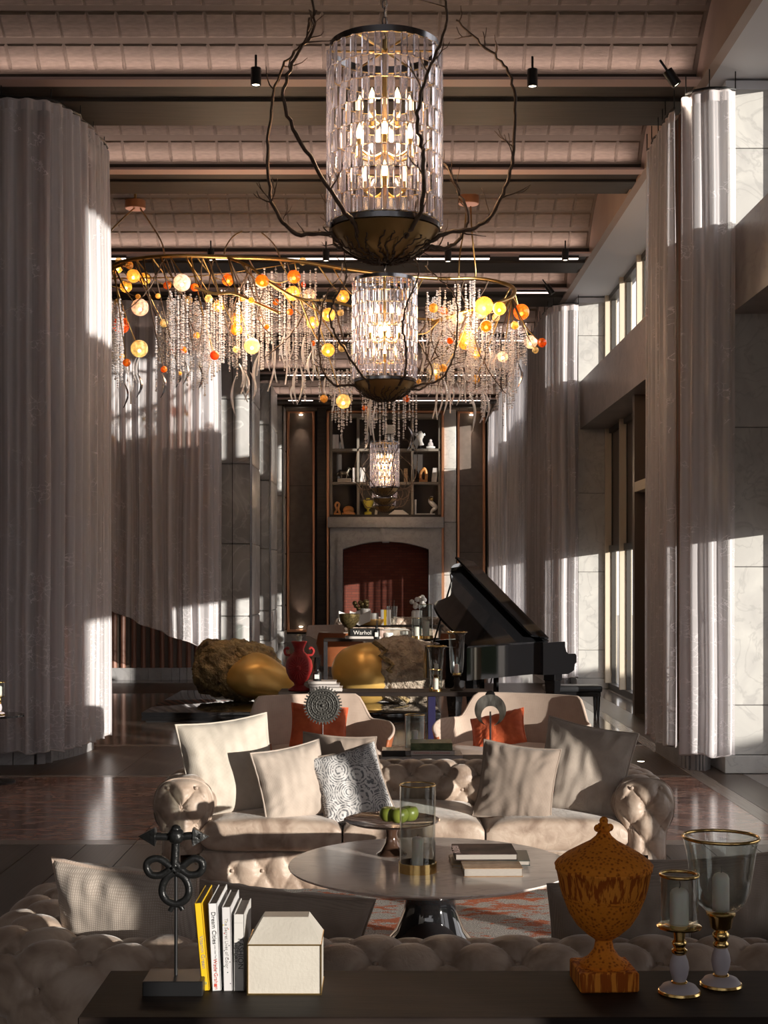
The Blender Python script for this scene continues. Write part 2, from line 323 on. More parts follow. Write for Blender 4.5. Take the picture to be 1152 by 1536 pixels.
# ceiling: white slab over beams and woven barrel vaults, then a lowered white soffit along the windows
ceil = struct(MB().box(-8.5, 3.9, -8.3, 40, 7.6, 7.8).build('ceiling', m_soffit), 'ceiling slab over the vaults')
for (y0, y1) in BEAMS:
    b = thing('ceiling_beam', None, None, (0, y0, 6.42)); b['kind'] = 'structure'; b['label'] = 'dark oak beam crossing the ceiling'
    w = y1-y0
    for k, (a, c, dz) in enumerate([(0, w*0.32, 0.03), (w*0.33, w*0.66, 0.0), (w*0.67, w, 0.03)]):
        MB().bbox(XL, 2.93, a, c, dz, 0.16, 0.006, 1).build('beam_board', m_beam, b)
    MB().box(XL, 2.93, -0.19, -0.002, 0.0, 0.025).build('cove_lip', m_coveplate, b)
    MB().box(XL, 2.93, 0.05, w-0.05, 0.10, 1.18).build('beam_core', m_beam, b)
def vault(y0, y1, individual):
    L = y1-y0; hgt = 0.20+0.14*L; z0 = 6.54
    def zz(u): return z0+hgt*(max(0.0, 1-abs(2*u-1)**2.6))
    v = MB(); n = 24
    for i in range(n):
        ya, yb = y0+L*i/n, y0+L*(i+1)/n
        v.add([(XL, ya, zz(i/n)), (3.0, ya, zz(i/n)), (3.0, yb, zz((i+1)/n)), (XL, yb, zz((i+1)/n)),
               (XL, ya, zz(i/n)+.05), (3.0, ya, zz(i/n)+.05), (3.0, yb, zz((i+1)/n)+.05), (XL, yb, zz((i+1)/n)+.05)],
              [(0,1,2,3),(7,6,5,4),(0,4,5,1),(1,5,6,2),(2,6,7,3),(3,7,4,0)])
    o = v.build('ceiling', m_vault_b, None, 40); struct(o, 'woven barrel vault between two beams')
    # arc length stations for the woven squares
    pts = [Vector((0, y0+L*i/200, zz(i/200))) for i in range(201)]; acc = [0]
    for i in range(200): acc.append(acc[-1]+(pts[i+1]-pts[i]).length)
    rows = max(4, int(acc[-1]/0.30)); cols = 27; wx = (2.9-(-4.3))/cols
    m = MB()
    for r in range(rows):
        sc = acc[-1]*(r+.5)/rows; i = min(range(201), key=lambda k: abs(acc[k]-sc)); i = max(1, min(199, i))
        t = (pts[i+1]-pts[i-1]).normalized(); ang = math.atan2(t.z, t.y); p = pts[i]
        if p.y < y0+0.06 or p.y > y1-0.03: continue
        for c in range(cols):
            cx = -4.3+wx*(c+.5)+(0.0)
            if individual: inst(vtile, 'woven_panel', o, (cx, p.y, p.z-0.004), (ang, 0, 0), (0.86, 1, 1))
            else: m.bm_tile(cx, p, ang)
    if not individual:
        q = m.build('woven_panel', m_vault, o, 0); q['kind'] = 'stuff'
def tile_mb():
    a, b, h = 0.132, 0.112, -0.013
    return [(-.145,-.13,0),(.145,-.13,0),(.145,.13,0),(-.145,.13,0),(-a,-b,h),(a,-b,h),(a,b,h),(-a,b,h)], [(4,5,6,7),(0,1,5,4),(1,2,6,5),(2,3,7,6),(3,0,4,7)]
tv, tf = tile_mb()
vtile = MB().add(tv, [f[::-1] for f in tf]).mesh('woven_panel', m_vault, 0)
def bm_tile(self, cx, p, ang):
    c, s = math.cos(ang), math.sin(ang)
    self.add([(cx+x*0.86, p.y+y*c-z*s, p.z-0.004+y*s+z*c) for x, y, z in tv], [f[::-1] for f in tf])
MB.bm_tile = bm_tile
edges = [(-2.0, 6.2)]+[(BEAMS[i][1], BEAMS[i+1][0]) for i in range(len(BEAMS)-1)]+[(36.6, 38.9)]
for i, (a, b) in enumerate(edges[1:]): vault(a, b, i in (1, 2, 3, 4))
struct(MB().box(2.93, 3.02, -8, 39, 6.42, 7.6).build('trim_1', m_fascia), 'brown fascia between the vaults and the window soffit')
struct(MB().box(3.02, 3.9, -8, 39, 6.42, 6.56).build('trim_2', m_soffit), 'white soffit above the right windows')
# window side
PILL = [(-7.1, -4.9), (0.45, 2.85), (12.7, 13.9), (22.5, 24.4), (32.3, 34.2)]   # (near y, far y) of each pillar; the first two are unseen, the second shifted to shade the urn
plabels = ['grey marble pillar behind the viewpoint', 'unseen grey marble pillar beside the viewpoint, shifted to shade the urn', 'pale grey marble pillar nearest on the right, rising full height at the frame edge', 'pale grey marble pillar on the right beyond the piano', 'farthest marble pillar on the right, mostly behind sheer curtains']
for k, (y0, y1) in enumerate(PILL):
    if k < 1: continue
    p = thing('marble_pillar', plabels[k], 'pillar', (XR, y0, 0))
    MB().box(0.02, 0.60, 0.02, y1-y0-0.02, 0, 6.4).build('core', m_grout, p)
    zs = [0.0, 0.17, 0.63, 1.91, 3.20, 4.49, 5.78, 6.38]
    for a, b in zip(zs, zs[1:]):
        e = 0.03 if a == 0 else 0.0
        MB().bbox(-e, 0.62, -e, y1-y0+e, a+0.003, b-0.003, 0.004, 1).build('stone_panel', m_pillar, p)
    q = thing('capital', None, None); q.parent = p
    bpy.data.objects.remove(q)
    MB().box(-0.02, 0.62, -0.02, y1-y0+0.02, 6.32, 6.40).build('cornice', m_soffit, p)
spans = [(-4.9, 0.45), (2.85, 12.7), (13.9, 22.5), (24.4, 32.3), (34.2, 39.0)]
def n_join(label, y0, y1, z0, z1): pass
for k, (y0, y1) in enumerate(spans):
    o = struct(MB().box(XR+0.03, XR+0.62, y0, y1, 4.25, 5.02).build('trim_%d' % (k+3), m_lintel), 'brown grey stone lintel between the lower and upper windows')
    wn = thing('window_%d' % (k+1), None, None, (0,0,0)); wn['kind'] = 'structure'; wn['label'] = 'tall lobby window with beige fins'
    L = y1-y0; nf = max(2, int(round(L/1.45)))
    X0 = XR+0.43
    for j in range(nf+1):
        y = y0+L*j/nf+(0.06 if j == 0 else -0.06 if j == nf else 0)
        if True:
            MB().box(X0, X0+0.19, y-0.035, y+0.035, 0.10, 2.62).build('fin', m_bronzefin, wn)
            MB().box(X0, X0+0.19, y-0.035, y+0.035, 5.02, 6.42).build('fin', m_bronzefin, wn)
            MB().box(X0, X0+0.19, y-0.035, y+0.035, 2.62, 4.25).build('fin', m_bronzefin, wn)
        MB().box(X0+0.10, X0+0.17, y-0.06, y+0.06, 0.0, 6.42).build('mullion', m_winframe, wn)
    for z0, z1 in ((0.0, 0.10), (2.24, 2.34), (4.17, 4.27), (4.98, 5.10), (6.34, 6.42)):
        MB().box(X0+0.06, X0+0.18, y0, y1, z0, z1).build('rail', m_winframe, wn)
    for j in range(nf):
        ya, yb = y0+L*j/nf+0.05, y0+L*(j+1)/nf-0.05
        MB().box(X0+0.13, X0+0.145, ya, yb, 0.10, 2.24).build('pane', m_pane, wn)
        MB().box(X0+0.13, X0+0.145, ya, yb, 5.10, 6.34).build('pane', m_pane, wn)
        MB().box(X0+0.12, X0+0.16, ya, yb, 2.34, 4.17).build('transom_panel', m_doorpanel, wn)
for (y0, y1, z0, z1) in ((5.6, 7.25, 0.0, 2.24), (2.85, 7.25, 5.02, 6.42), (-1.2, -0.35+0.0, 5.02, 6.42)):  # added infill out of view, keeps sun off the near left curtain
    struct(MB().box(XR+0.50, XR+0.54, y0, y1, z0, z1).build('trim_%d' % (12+int(y1)), m_doorpanel), 'unseen panel added in the near window wall to block the sun')
# a bronze clad door lobby in the second span
dd = thing('door_1', None, None, (XR+0.15, 17.1, 0)); struct(dd, 'brown clad door reveal with transom beside the near right curtain')
MB().box(0, 0.46, 0, 0.14, 0, 4.25).build('jamb', m_doorpanel, dd); MB().box(0, 0.14, 0.14, 1.15, 2.95, 3.08).build('transom', m_bronzefin, dd)
MB().box(0.3, 0.36, 0.14, 1.15, 3.08, 4.25).build('transom_panel', m_doorpanel, dd)
MB().box(0, 0.46, 1.15, 1.29, 0, 4.25).build('jamb', m_doorpanel, dd)
MB().box(0.3, 0.36, 0.14, 1.15, 0.0, 2.95).build('door_leaf', m_doorpanel, dd)
# ground outside the windows
struct(MB().box(3.85, 60, -40, 70, -0.5, -0.06).build('ground', plain('pale_terrace', (0.34,0.32,0.30), 0.8)), 'terrace outside')
hd = thing('shade_bank', 'unseen bank added outside the windows to block low sun', 'shade_mass', (12.5, 0, -0.06)); hd['kind'] = 'structure'  # added mass out of view, blocks low sun from floor and pillar feet
MB().grid(lambda u, v: Vector((1.2*math.cos(math.pi*v)*-1+0, -34+70*u, (1.50+0.16*noise.noise(Vector((u*30,0,3)))+0.10*math.sin(u*23))*math.sin(math.pi*v))), 140, 8).build('shade_mass', plain('shade_mass_green', (0.03,0.05,0.02), 0.9), hd)
# left wall, dark, behind the curtains
struct(MB().box(XL-0.3, XL, -8, 39.3, 0, 7.6).build('wall_left', m_darkwall), 'dark panelled left wall')
struct(MB().box(XL-0.3, 3.8, -8.3, -8.0, 0, 3.0).box(XL-0.3, 3.8, -8.3, -8.0, 6.3, 7.6).build('wall_back', m_darkwall), 'wall behind the viewpoint, below and above the added fill window')
wb = thing('window_6', None, None, (0,-8.2,0)); struct(wb, 'unseen window added behind the viewpoint for fill light')  # opening added out of view so sky light fills from the front
for k in range(7): MB().box(XL+k*1.55, XL+k*1.55+0.12, 0, 0.15, 3.0, 6.3).build('mullion', m_winframe, wb)
for k in range(6): MB().box(XL+k*1.55+0.12, XL+(k+1)*1.55, 0.06, 0.075, 3.0, 6.3).build('pane', m_pane, wb)
struct(MB().box(XR, XR+0.6, -8.0, -4.9, 0, 6.42).build('wall_right', m_darkwall), 'solid end of the window wall behind the viewpoint')
# left marble columns
def lcol(label, x0, x1, y0, y1, top):
    p = thing('marble_column', label, 'column', (x1, y0, 0)); w = x0-x1
    zs = [0.0, 0.35, 1.05, 2.5, 4.1, 5.4, top]
    for a, b in zip(zs, zs[1:]):
        e = 0.02 if a == 0 else 0
        MB().bbox(w, 0.0+e, -e, y1-y0, a+.003, b-.003, 0.03, 2).build('stone_panel', m_pillar_l, p)
    MB().box(w*0.32, w*0.31, -0.004, 0.01, 0.4, top-0.1).build('vertical_joint', m_grout, p)
    MB().box(-0.035, 0.004, -0.015, 0.02, 0.35, top).build('metal_corner', m_nickel, p)
lcol('grey marble column on the left just beyond the sheer curtain hem', -3.9, -2.66, 27.5, 29.3, 6.4)
lcol('narrow grey marble column with rounded top, left of the end wall', -3.4, -2.66, 32.1, 34.0, 6.38)
lcol('farthest grey marble column on the left, against the end wall', -3.6, -2.80, 38.0, 39.0, 6.6)
# end wall
struct(MB().box(-6.5, 3.9, 39.3, 39.6, 0, 7.6).build('wall_end', m_darkwall), 'dark end wall of the lobby')
struct(MB().box(-2.8, 3.2, 38.55, 39.3, 6.62, 7.6).build('trim_9', m_beam), 'dark header over the end wall')
struct(MB().box(-2.8, -1.66, 38.9, 39.3, 0, 0.22).build('baseboard_end', m_mantel), 'stone baseboard under the wall panel')
def wallpanel(label, x0, x1):
    p = thing('wall_panel', label, 'wall panel', (x0, 39.0, 0.28)); w = x1-x0; h = 6.3
    MB().box(0.06, w-0.06, 0.12, 0.2, 0.06, h-0.06).build('leather_field', m_endpanel, p)
    for z in (h*0.36, h*0.66): MB().box(0.06, w-0.06, 0.115, 0.122, z, z+0.012).build('seam', m_grout, p)
    for a, b in ((0,0.07),(w-0.07,w)): MB().bbox(a, b, -0.02, 0.2, 0, h, 0.008, 1).build('copper_frame', m_copper, p)
    for a, b in ((0,0.07),(h-0.07,h)): MB().bbox(0, w, -0.021, 0.2, a, b, 0.008, 1).build('copper_frame', m_copper, p)
    for z, dz in ((h-0.14, -1), (0.14, 1)):
        s = MB().lathe([(0.05,0),(0.05,0.03)], 14, (w/2, 0.02, z)).build('spot_lamp', m_spotface, p)
        l = bpy.data.lights.new('panel_spot', 'SPOT'); l.energy = 26; l.spot_size = 1.0; l.spot_blend = 1; l.color = (1,0.78,0.60); l.shadow_soft_size = 0.03
        o = bpy.data.objects.new('panel_spot', l); COL.objects.link(o); o.parent = p; o.location = (w/2, -0.12, z+dz*0.06)
        o.rotation_euler = Vector((0, 0.22, dz)).to_track_quat('-Z','Y').to_euler()
wallpanel('tall copper framed leather wall panel left of the fireplace', -2.78, -1.98)
wallpanel('tall copper framed leather wall panel right of the fireplace', 2.06, 2.86)
for nm, x0, x1 in (('trim_10', -1.90, -1.66), ('trim_11', 2.90, 3.16)):
    struct(MB().box(x0, x1, 38.7, 39.3, 0, 6.62).build(nm, m_beam), 'dark oak pier on the end wall')
ecol = thing('marble_pilaster', 'pale marble pilaster between bookcase and right wall panel', 'pilaster', (1.68, 38.85, 0))
for a, b in ((0,.4),(.4,1.9),(1.9,3.4),(3.4,4.9),(4.9,6.6)): MB().bbox(0, 0.34, 0, 0.42, a+.003, b-.003, 0.02, 2).build('stone_panel', m_pillar, ecol)
# bookcase over the mantel
bc = thing('bookcase', 'dark built in bookcase with copper edge over the stone mantel', 'bookcase', (0, 38.75, 3.54))
m_case = plain('dark_bookcase', (0.028,0.020,0.016), 0.6); m_shelf = plain('taupe_shelf', (0.20,0.175,0.145), 0.4)
BX = [-1.50, -0.75, 0.79, 1.54]; BZ = [0.0, 0.92, 1.86, 2.80]
MB().box(-1.55, 1.59, 0.42, 0.50, 0, 2.92).build('back_panel', m_case, bc)
for z in (0.0, 0.92, 1.86): MB().bbox(-1.55, 1.59, 0, 0.42, z, z+0.07, 0.006, 1).build('shelf', m_shelf if z else m_case, bc)
MB().bbox(-1.55, 1.59, 0, 0.42, 2.80, 2.92, 0.006, 1).build('top_board', m_shelf, bc)
for x in (-1.55, -0.79, 0.75, 1.52): MB().bbox(x, x+0.07, 0.0, 0.42, 0.07, 2.80, 0.006, 1).build('upright', m_shelf, bc)
for x in (-1.64, 1.60): MB().bbox(x, x+0.07, -0.06, 0.3, -3.2, 3.0, 0.01, 1).build('copper_edge', m_copper, bc)
MB().bbox(-1.64, 1.67, -0.06, 0.3, 2.94, 3.0, 0.01, 1).build('copper_edge', m_copper, bc)
# fireplace
fp = thing('fireplace', 'grey marble fireplace with arched opening and red brick firebox', 'fireplace', (0.03, 38.35, 0))
m_brick, nt, b = mk('red_brick'); bt = N(nt, 'ShaderNodeTexBrick', Scale=1.0); bt.inputs['Color1'].default_value=(0.15,0.034,0.02,1); bt.inputs['Color2'].default_value=(0.20,0.05,0.03,1); bt.inputs['Mortar'].default_value=(0.10,0.035,0.025,1)
bt.inputs['Brick Width'].default_value=0.24; bt.inputs['Row Height'].default_value=0.075; bt.inputs['Mortar Size'].default_value=0.008
nt.links.new(coords(nt, (1,1,1), 'Object', (math.pi/2,0,0)), bt.inputs['Vector']); nt.links.new(bt.outputs[0], b.inputs['Base Color']); b.inputs['Roughness'].default_value=0.85
MB().bbox(-1.62, 1.62, -0.12, 0.9, 3.22, 3.52, 0.02, 2).build('mantel_shelf', m_mantel, fp)
arch = [(-1.2, 0.0), (-1.2, 2.62)]+[(-1.2+2.4*i/24, 2.62+0.22*(1-(2*i/24-1)**2)) for i in range(1,24)]+[(1.2, 2.62), (1.2, 0.0)]
def arched(name, x, top, y0, y1, arc, mat):
    m = MB(); n = len(arc); outer = []
    for (ax, az) in arc:
        if az <= 0.0: outer.append((x if ax > 0 else -x, 0.0))
        elif abs(ax) > 1.19: outer.append((math.copysign(x, ax), top))
        else: outer.append((ax*x/1.2, top))
    for yy in (y0, y1): m.add([(a, yy, c) for a, c in arc]+[(a, yy, c) for a, c in outer], [(i, i+1, n+i+1, n+i) for i in range(n-1)])
    m.add([(a, y0, c) for a, c in arc]+[(a, y1, c) for a, c in arc], [(i, i+1, n+i+1, n+i) for i in range(n-1)])
    m.add([(a, y0, c) for a, c in outer]+[(a, y1, c) for a, c in outer], [(i, i+1, n+i+1, n+i) for i in range(n-1)])
    return m.build(name, mat, fp, 30)
arched('surround', 1.56, 3.22, 0.0, 0.9, arch, m_mantel)
arched('arch_moulding', 1.36, 2.95, -0.05, 0.0, arch, m_mantel)
MB().prism([(-0.10,2.80),(0.10,2.80),(0.14,3.22),(-0.14,3.22)], -0.09, 0.02, 'y').build('keystone', m_mantel, fp)
MB().box(-1.3, 1.3, 0.62, 0.68, 0, 3.0).build('brick_back', m_brick, fp)
for a, c in ((-1.22,-1.2),(1.2,1.22)): MB().box(a, c, 0.02, 0.62, 0, 2.62).build('brick_side', m_brick, fp)
# drums of red brown slats on stone bases behind the curtains
def drum(name, label, pts, z0, z1, base):
    t = thing(name, label, 'slatted screen', (0,0,0)); sp = spline([(x,y,0) for x,y in pts], 40); acc = 0; last = sp[0]; n = 0
    sl = MB().lathe([(0.045,z0),(0.045,z1)], 8).mesh('slat', m_slat)
    for p, q in zip(sp, sp[1:]):
        acc += (q-p).length
        if acc >= 0.15 and n < 60: inst(sl, 'slat', t, q); acc = 0; n += 1
    nrm = [(0,0.07)]
    b = MB(); c = MB()
    for p, q in zip(sp[::8], sp[8::8]):
        d = (q-p).normalized(); w = Vector((-d.y, d.x, 0))
        for M_, a, z_0, z_1, off in ((b, 0.08, 0, z0+0.01, 0.0), (c, 0.012, z0, z1, 0.02)):
            P = [p-w*a+w*off, q-w*a+w*off, q+w*a+w*off, p+w*a+w*off]
            M_.add([(v.x,v.y,z_0) for v in P]+[(v.x,v.y,z_1) for v in P], [(3,2,1,0),(4,5,6,7),(0,1,5,4),(1,2,6,5),(2,3,7,6),(3,0,4,7)])
    b.build('stone_base', m_mantel, t); c.build('backing', m_doorpanel, t)
    t.location.z = 0
    return t
drum('slatted_screen', 'red brown slatted screen behind the near left curtain', [(-6.0,13.35),(-3.6,13.35),(-3.35,13.6),(-3.2,14.0),(-3.15,14.5)], 0.16, 6.3, 1)
drum('slatted_screen', 'red brown slatted screen under the raised hem of the far left curtain', [(-6.0,24.6),(-4.2,24.5),(-3.45,24.6),(-3.2,24.9)], 0.2, 6.3, 1)
drum('slatted_screen', 'red brown slatted screen inside the near right curtain', [(3.04,12.92),(2.97,12.98),(2.90,13.2),(2.90,14.3)], 0.22, 6.3, 1)
drum('slatted_screen', 'red brown slatted screen inside the right curtain beyond the piano', [(3.04,22.72),(2.97,22.78),(2.88,23.0),(2.88,26.0)], 0.22, 6.3, 1)
# ------------------------------------------------------------------ curtains
def sheer():
    m = bpy.data.materials.new('floral_sheer'); m.use_nodes = True; nt = m.node_tree; nt.nodes.clear()
    out = nt.nodes.new('ShaderNodeOutputMaterial'); uv = nt.nodes.new('ShaderNodeTexCoord')
    mp = nt.nodes.new('ShaderNodeMapping'); nt.links.new(uv.outputs['UV'], mp.inputs[0])
    # embroidered sprigs: warped cells, thinned by a noise that thickens towards the hem
    nz = N(nt, 'ShaderNodeTexNoise', Scale=9.0, Detail=3); nt.links.new(mp.outputs[0], nz.inputs['Vector'])
    vm = nt.nodes.new('ShaderNodeVectorMath'); vm.operation = 'MULTIPLY_ADD'; vm.inputs[1].default_value = (0.16,0.16,0.16)
    nt.links.new(nz.outputs['Color'], vm.inputs[0]); nt.links.new(mp.outputs[0], vm.inputs[2])
    vo = N(nt, 'ShaderNodeTexVoronoi', Scale=14.0); vo.feature = 'DISTANCE_TO_EDGE'; nt.links.new(vm.outputs[0], vo.inputs['Vector'])
    line = ramp(nt, vo.outputs[0], [(0.02, (1,1,1)), (0.05, (0,0,0))])
    n2 = N(nt, 'ShaderNodeTexNoise', Scale=4.2, Detail=2); nt.links.new(mp.outputs[0], n2.inputs['Vector'])
    sp = nt.nodes.new('ShaderNodeSeparateXYZ'); nt.links.new(uv.outputs['UV'], sp.inputs[0])
    hem = N(nt, 'ShaderNodeMapRange'); nt.links.new(sp.outputs[1], hem.inputs[0]); hem.inputs[1].default_value=0; hem.inputs[2].default_value=2.6; hem.inputs[3].default_value=0.16; hem.inputs[4].default_value=0.0
    ad = nt.nodes.new('ShaderNodeMath'); ad.operation='ADD'; nt.links.new(n2.outputs[0], ad.inputs[0]); nt.links.new(hem.outputs[0], ad.inputs[1])
    spr = ramp(nt, ad.outputs[0], [(0.58,(0,0,0)),(0.62,(1,1,1))])
    mu = nt.nodes.new('ShaderNodeMath'); mu.operation='MULTIPLY'; nt.links.new(line, mu.inputs[0]); nt.links.new(spr, mu.inputs[1])
    tr = nt.nodes.new('ShaderNodeBsdfTransparent'); df = nt.nodes.new('ShaderNodeBsdfDiffuse'); tl = nt.nodes.new('ShaderNodeBsdfTranslucent')
    df.inputs[0].default_value = (0.80,0.77,0.79,1); tl.inputs[0].default_value = (0.76,0.73,0.76,1)
    gl = nt.nodes.new('ShaderNodeBsdfGlossy'); gl.inputs['Roughness'].default_value = 0.45; gl.inputs[0].default_value = (0.8,0.75,0.75,1)
    a = nt.nodes.new('ShaderNodeMixShader'); a.inputs[0].default_value = 0.38; nt.links.new(df.outputs[0], a.inputs[1]); nt.links.new(tl.outputs[0], a.inputs[2])
    a2 = nt.nodes.new('ShaderNodeMixShader'); a2.inputs[0].default_value = 0.12; nt.links.new(a.outputs[0], a2.inputs[1]); nt.links.new(gl.outputs[0], a2.inputs[2])
    op = N(nt, 'ShaderNodeMapRange'); nt.links.new(mu.outputs[0], op.inputs[0]); op.inputs[3].default_value = 0.66; op.inputs[4].default_value = 0.97
    mb = nt.nodes.new('ShaderNodeMapping'); nt.links.new(uv.outputs['UV'], mb.inputs[0]); mb.inputs['Scale'].default_value = (3.4, 0.03, 1)
    nb = N(nt, 'ShaderNodeTexNoise', Scale=1.6, Detail=3, Roughness=0.7); nt.links.new(mb.outputs[0], nb.inputs['Vector'])
    band = N(nt, 'ShaderNodeMapRange'); nt.links.new(nb.outputs[0], band.inputs[0]); band.inputs[1].default_value = 0.38; band.inputs[2].default_value = 0.60; band.inputs[3].default_value = 0.46; band.inputs[4].default_value = 0.96
    nt.links.new(band.outputs[0], op.inputs[3])
    lw = nt.nodes.new('ShaderNodeLayerWeight'); lw.inputs[0].default_value = 0.5
    mm = nt.nodes.new('ShaderNodeMath'); mm.operation='MAXIMUM'; nt.links.new(op.outputs[0], mm.inputs[0])
    l2 = N(nt, 'ShaderNodeMapRange'); nt.links.new(lw.outputs['Facing'], l2.inputs[0]); l2.inputs[3].default_value = 0.30; l2.inputs[4].default_value = 1.0; nt.links.new(l2.outputs[0], mm.inputs[1])
    b_ = nt.nodes.new('ShaderNodeMixShader'); nt.links.new(mm.outputs[0], b_.inputs[0]); nt.links.new(tr.outputs[0], b_.inputs[1]); nt.links.new(a2.outputs[0], b_.inputs[2])
    nt.links.new(b_.outputs[0], out.inputs[0]); return m
m_sheer = sheer(); m_track = plain('curtain_heading', (0.55,0.50,0.50), 0.8)
def curtain(label, path, zt, zb, amp=0.045, wl=0.17, seed=1, nz=26):
    rng = random.Random(seed); sp = spline([(x,y,0) for x,y in path], 60)
    acc = [0.0]
    for p, q in zip(sp, sp[1:]): acc.append(acc[-1]+(q-p).length)
    Lc = acc[-1]; n = int(Lc/0.016); cols = []; j = 0; ph = 0.0
    w1 = rng.random()*9
    for i in range(n+1):
        s = Lc*i/n
        while j < len(acc)-2 and acc[j+1] < s: j += 1
        t = (s-acc[j])/max(1e-6, acc[j+1]-acc[j]); p = sp[j].lerp(sp[j+1], t)
        d = (sp[min(j+2,len(sp)-1)]-sp[max(j-1,0)]).normalized(); nn = Vector((d.y, -d.x, 0))
        ph += 2*math.pi*(Lc/n)/(wl*(1+0.45*noise.noise(Vector((s*1.3, w1, 0)))))
        cols.append((s, p, nn, d, ph))
    verts = []; uvs = []
    for (s, p, nn, d, ph) in cols:
        bot = zb(s/Lc) if callable(zb) else zb
        for k in range(nz+1):
            v = k/nz; z = zt+(bot-zt)*v
            a = amp*(0.55+0.5*min(1, v*4))*(1+0.5*noise.noise(Vector((s*0.9, v*1.5, w1+3))))
            off = a*math.sin(ph+0.5*noise.noise(Vector((s*0.5, v*2.0, w1))))+0.25*a*math.sin(2.3*ph+1+v)
            side = 0.02*noise.noise(Vector((s*2, v*3, w1+7)))
            q = p+nn*off+d*side; verts.append((q.x, q.y, z+(0.015*math.sin(ph*0.5) if k == nz else 0))); uvs.append((s, z-bot))
    faces = [(i*(nz+1)+k, (i+1)*(nz+1)+k, (i+1)*(nz+1)+k+1, i*(nz+1)+k+1) for i in range(n) for k in range(nz)]
    t = thing('sheer_curtain', label, 'curtain', (0,0,0))
    me = bpy.data.meshes.new('cloth'); me.from_pydata(verts, [], faces); me.update()
    uvl = me.uv_layers.new(name='UVMap')
    for lp in me.loops: uvl.data[lp.index].uv = uvs[lp.vertex_index]
    for pl in me.polygons: pl.use_smooth = True
    me.materials.append(m_sheer); o = bpy.data.objects.new('cloth', me); COL.objects.link(o); o.parent = t
    h = MB(); band = []
    tp = [c[1]+c[2]*(amp*0.5*math.sin(c[4])) for c in cols[::2]]
    m = len(tp)
    h.add([(p.x,p.y,zt-0.08) for p in tp]+[(p.x,p.y,zt+0.02) for p in tp], [(i,i+1,m+i+1,m+i) for i in range(m-1)])
    h.build('heading_tape', m_track, t, 180)
    tk = MB(); tk.tube([(p.x, p.y, zt+0.035) for p in tp[::4]], 0.012, 5)
    for p in tp[::max(8, m//9)]: tk.tube([(p.x,p.y,zt+0.03),(p.x,p.y,6.425)], 0.006, 5)
    tk.build('ceiling_track', m_black, t, 60)
    hm = MB()
    hm.tube([(verts[i*(nz+1)+nz]) for i in range(0, n+1, 3)], 0.008, 5); hm.build('hem', m_track, t, 180)
    return t
curtain('long white sheer curtain nearest on the left, lit along its right edge', [(-6.0,12.85),(-4.2,12.85),(-3.30,12.88),(-3.06,13.10),(-2.97,13.5),(-2.92,14.0),(-2.92,14.45)], 6.28, 0.17, seed=3)
curtain('white sheer curtain on the far left with a raised slanting hem', [(-5.2,22.3),(-4.0,22.3),(-3.15,22.35),(-2.86,22.6),(-2.80,23.3)], 6.30, lambda u: 1.75-1.25*min(1,(u/0.85))**0.8, 0.06, 0.21, seed=5)
curtain('sheer curtain wrapped around the nearest right pillar', [(3.20,12.50),(3.05,12.46),(2.86,12.52),(2.74,12.72)], 6.22, 0.19, 0.04, 0.14, seed=7)
curtain('sheer curtain return running back along the nearest right pillar', [(2.73,13.0),(2.73,13.5),(2.74,14.35)], 6.22, 0.20, 0.04, 0.16, seed=8)
curtain('sheer curtain around the pillar beyond the piano', [(3.16,22.35),(3.0,22.3),(2.80,22.4),(2.70,22.8),(2.70,24.4),(2.70,26.2)], 6.24, 0.20, 0.05, 0.18, seed=11)
curtain('pale sheer curtain hanging between the second and third right pillars', [(3.0,27.0),(2.80,26.95),(2.70,27.4),(2.72,28.6),(2.72,30.0)], 6.24, 0.20, 0.05, 0.18, seed=12)
curtain('sheer curtain around the third right pillar', [(3.0,31.9),(2.80,31.85),(2.72,32.1),(2.74,32.6)], 6.24, 0.20, 0.05, 0.18, seed=13)
curtain('farthest sheer curtain beside the right wall panel', [(3.1,35.55),(2.95,35.5),(2.85,35.9),(2.86,37.2)], 6.24, 0.20, 0.05, 0.18, seed=14)
# ------------------------------------------------------------------ drum chandeliers with crystal tiers and branches
def branch_mb(m, pts, r0, r1, rng, twigs=6, side=0.16, depth=0):
    sp = spline(pts, 7); n = len(sp)
    P = [p+Vector((rng.uniform(-1,1), rng.uniform(-1,1), rng.uniform(-1,1)))*0.007 for p in sp]
    m.tube(P, [r0+(r1-r0)*i/(n-1)+rng.uniform(0,0.0012) for i in range(n)], 6)
    for k in range(twigs):
        i = rng.randint(2, n-2); t = (P[min(i+1,n-1)]-P[i-1]).normalized()
        o = Vector((rng.uniform(-1,1), rng.uniform(-1,1), rng.uniform(-0.3,1))); o = (o-t*o.dot(t)).normalized()
        L = side*rng.uniform(0.5,1.3); q = P[i]; pts2 = [q]; d = (o+t*0.7).normalized()
        for s in range(4):
            d = (d+Vector((rng.uniform(-1,1),rng.uniform(-1,1),rng.uniform(-0.4,0.9)))*0.45).normalized(); q = q+d*L/4; pts2.append(q)
        r = max(0.0022, (r0+r1)*0.28)
        m.tube(pts2, [r, r*0.8, r*0.65, r*0.5, r*0.35], 5)
        if depth < 1 and rng.random() < 0.6:
            a = pts2[2]; d2 = (d+Vector((rng.uniform(-1,1),rng.uniform(-1,1),rng.uniform(-0.5,1)))).normalized()
            m.tube([a, a+d2*L*0.25, a+d2*L*0.4+Vector((0,0,0.02))], [r*0.6, r*0.5, r*0.3], 5)
RD, HD = 0.298, 0.965                                      # drum radius and height
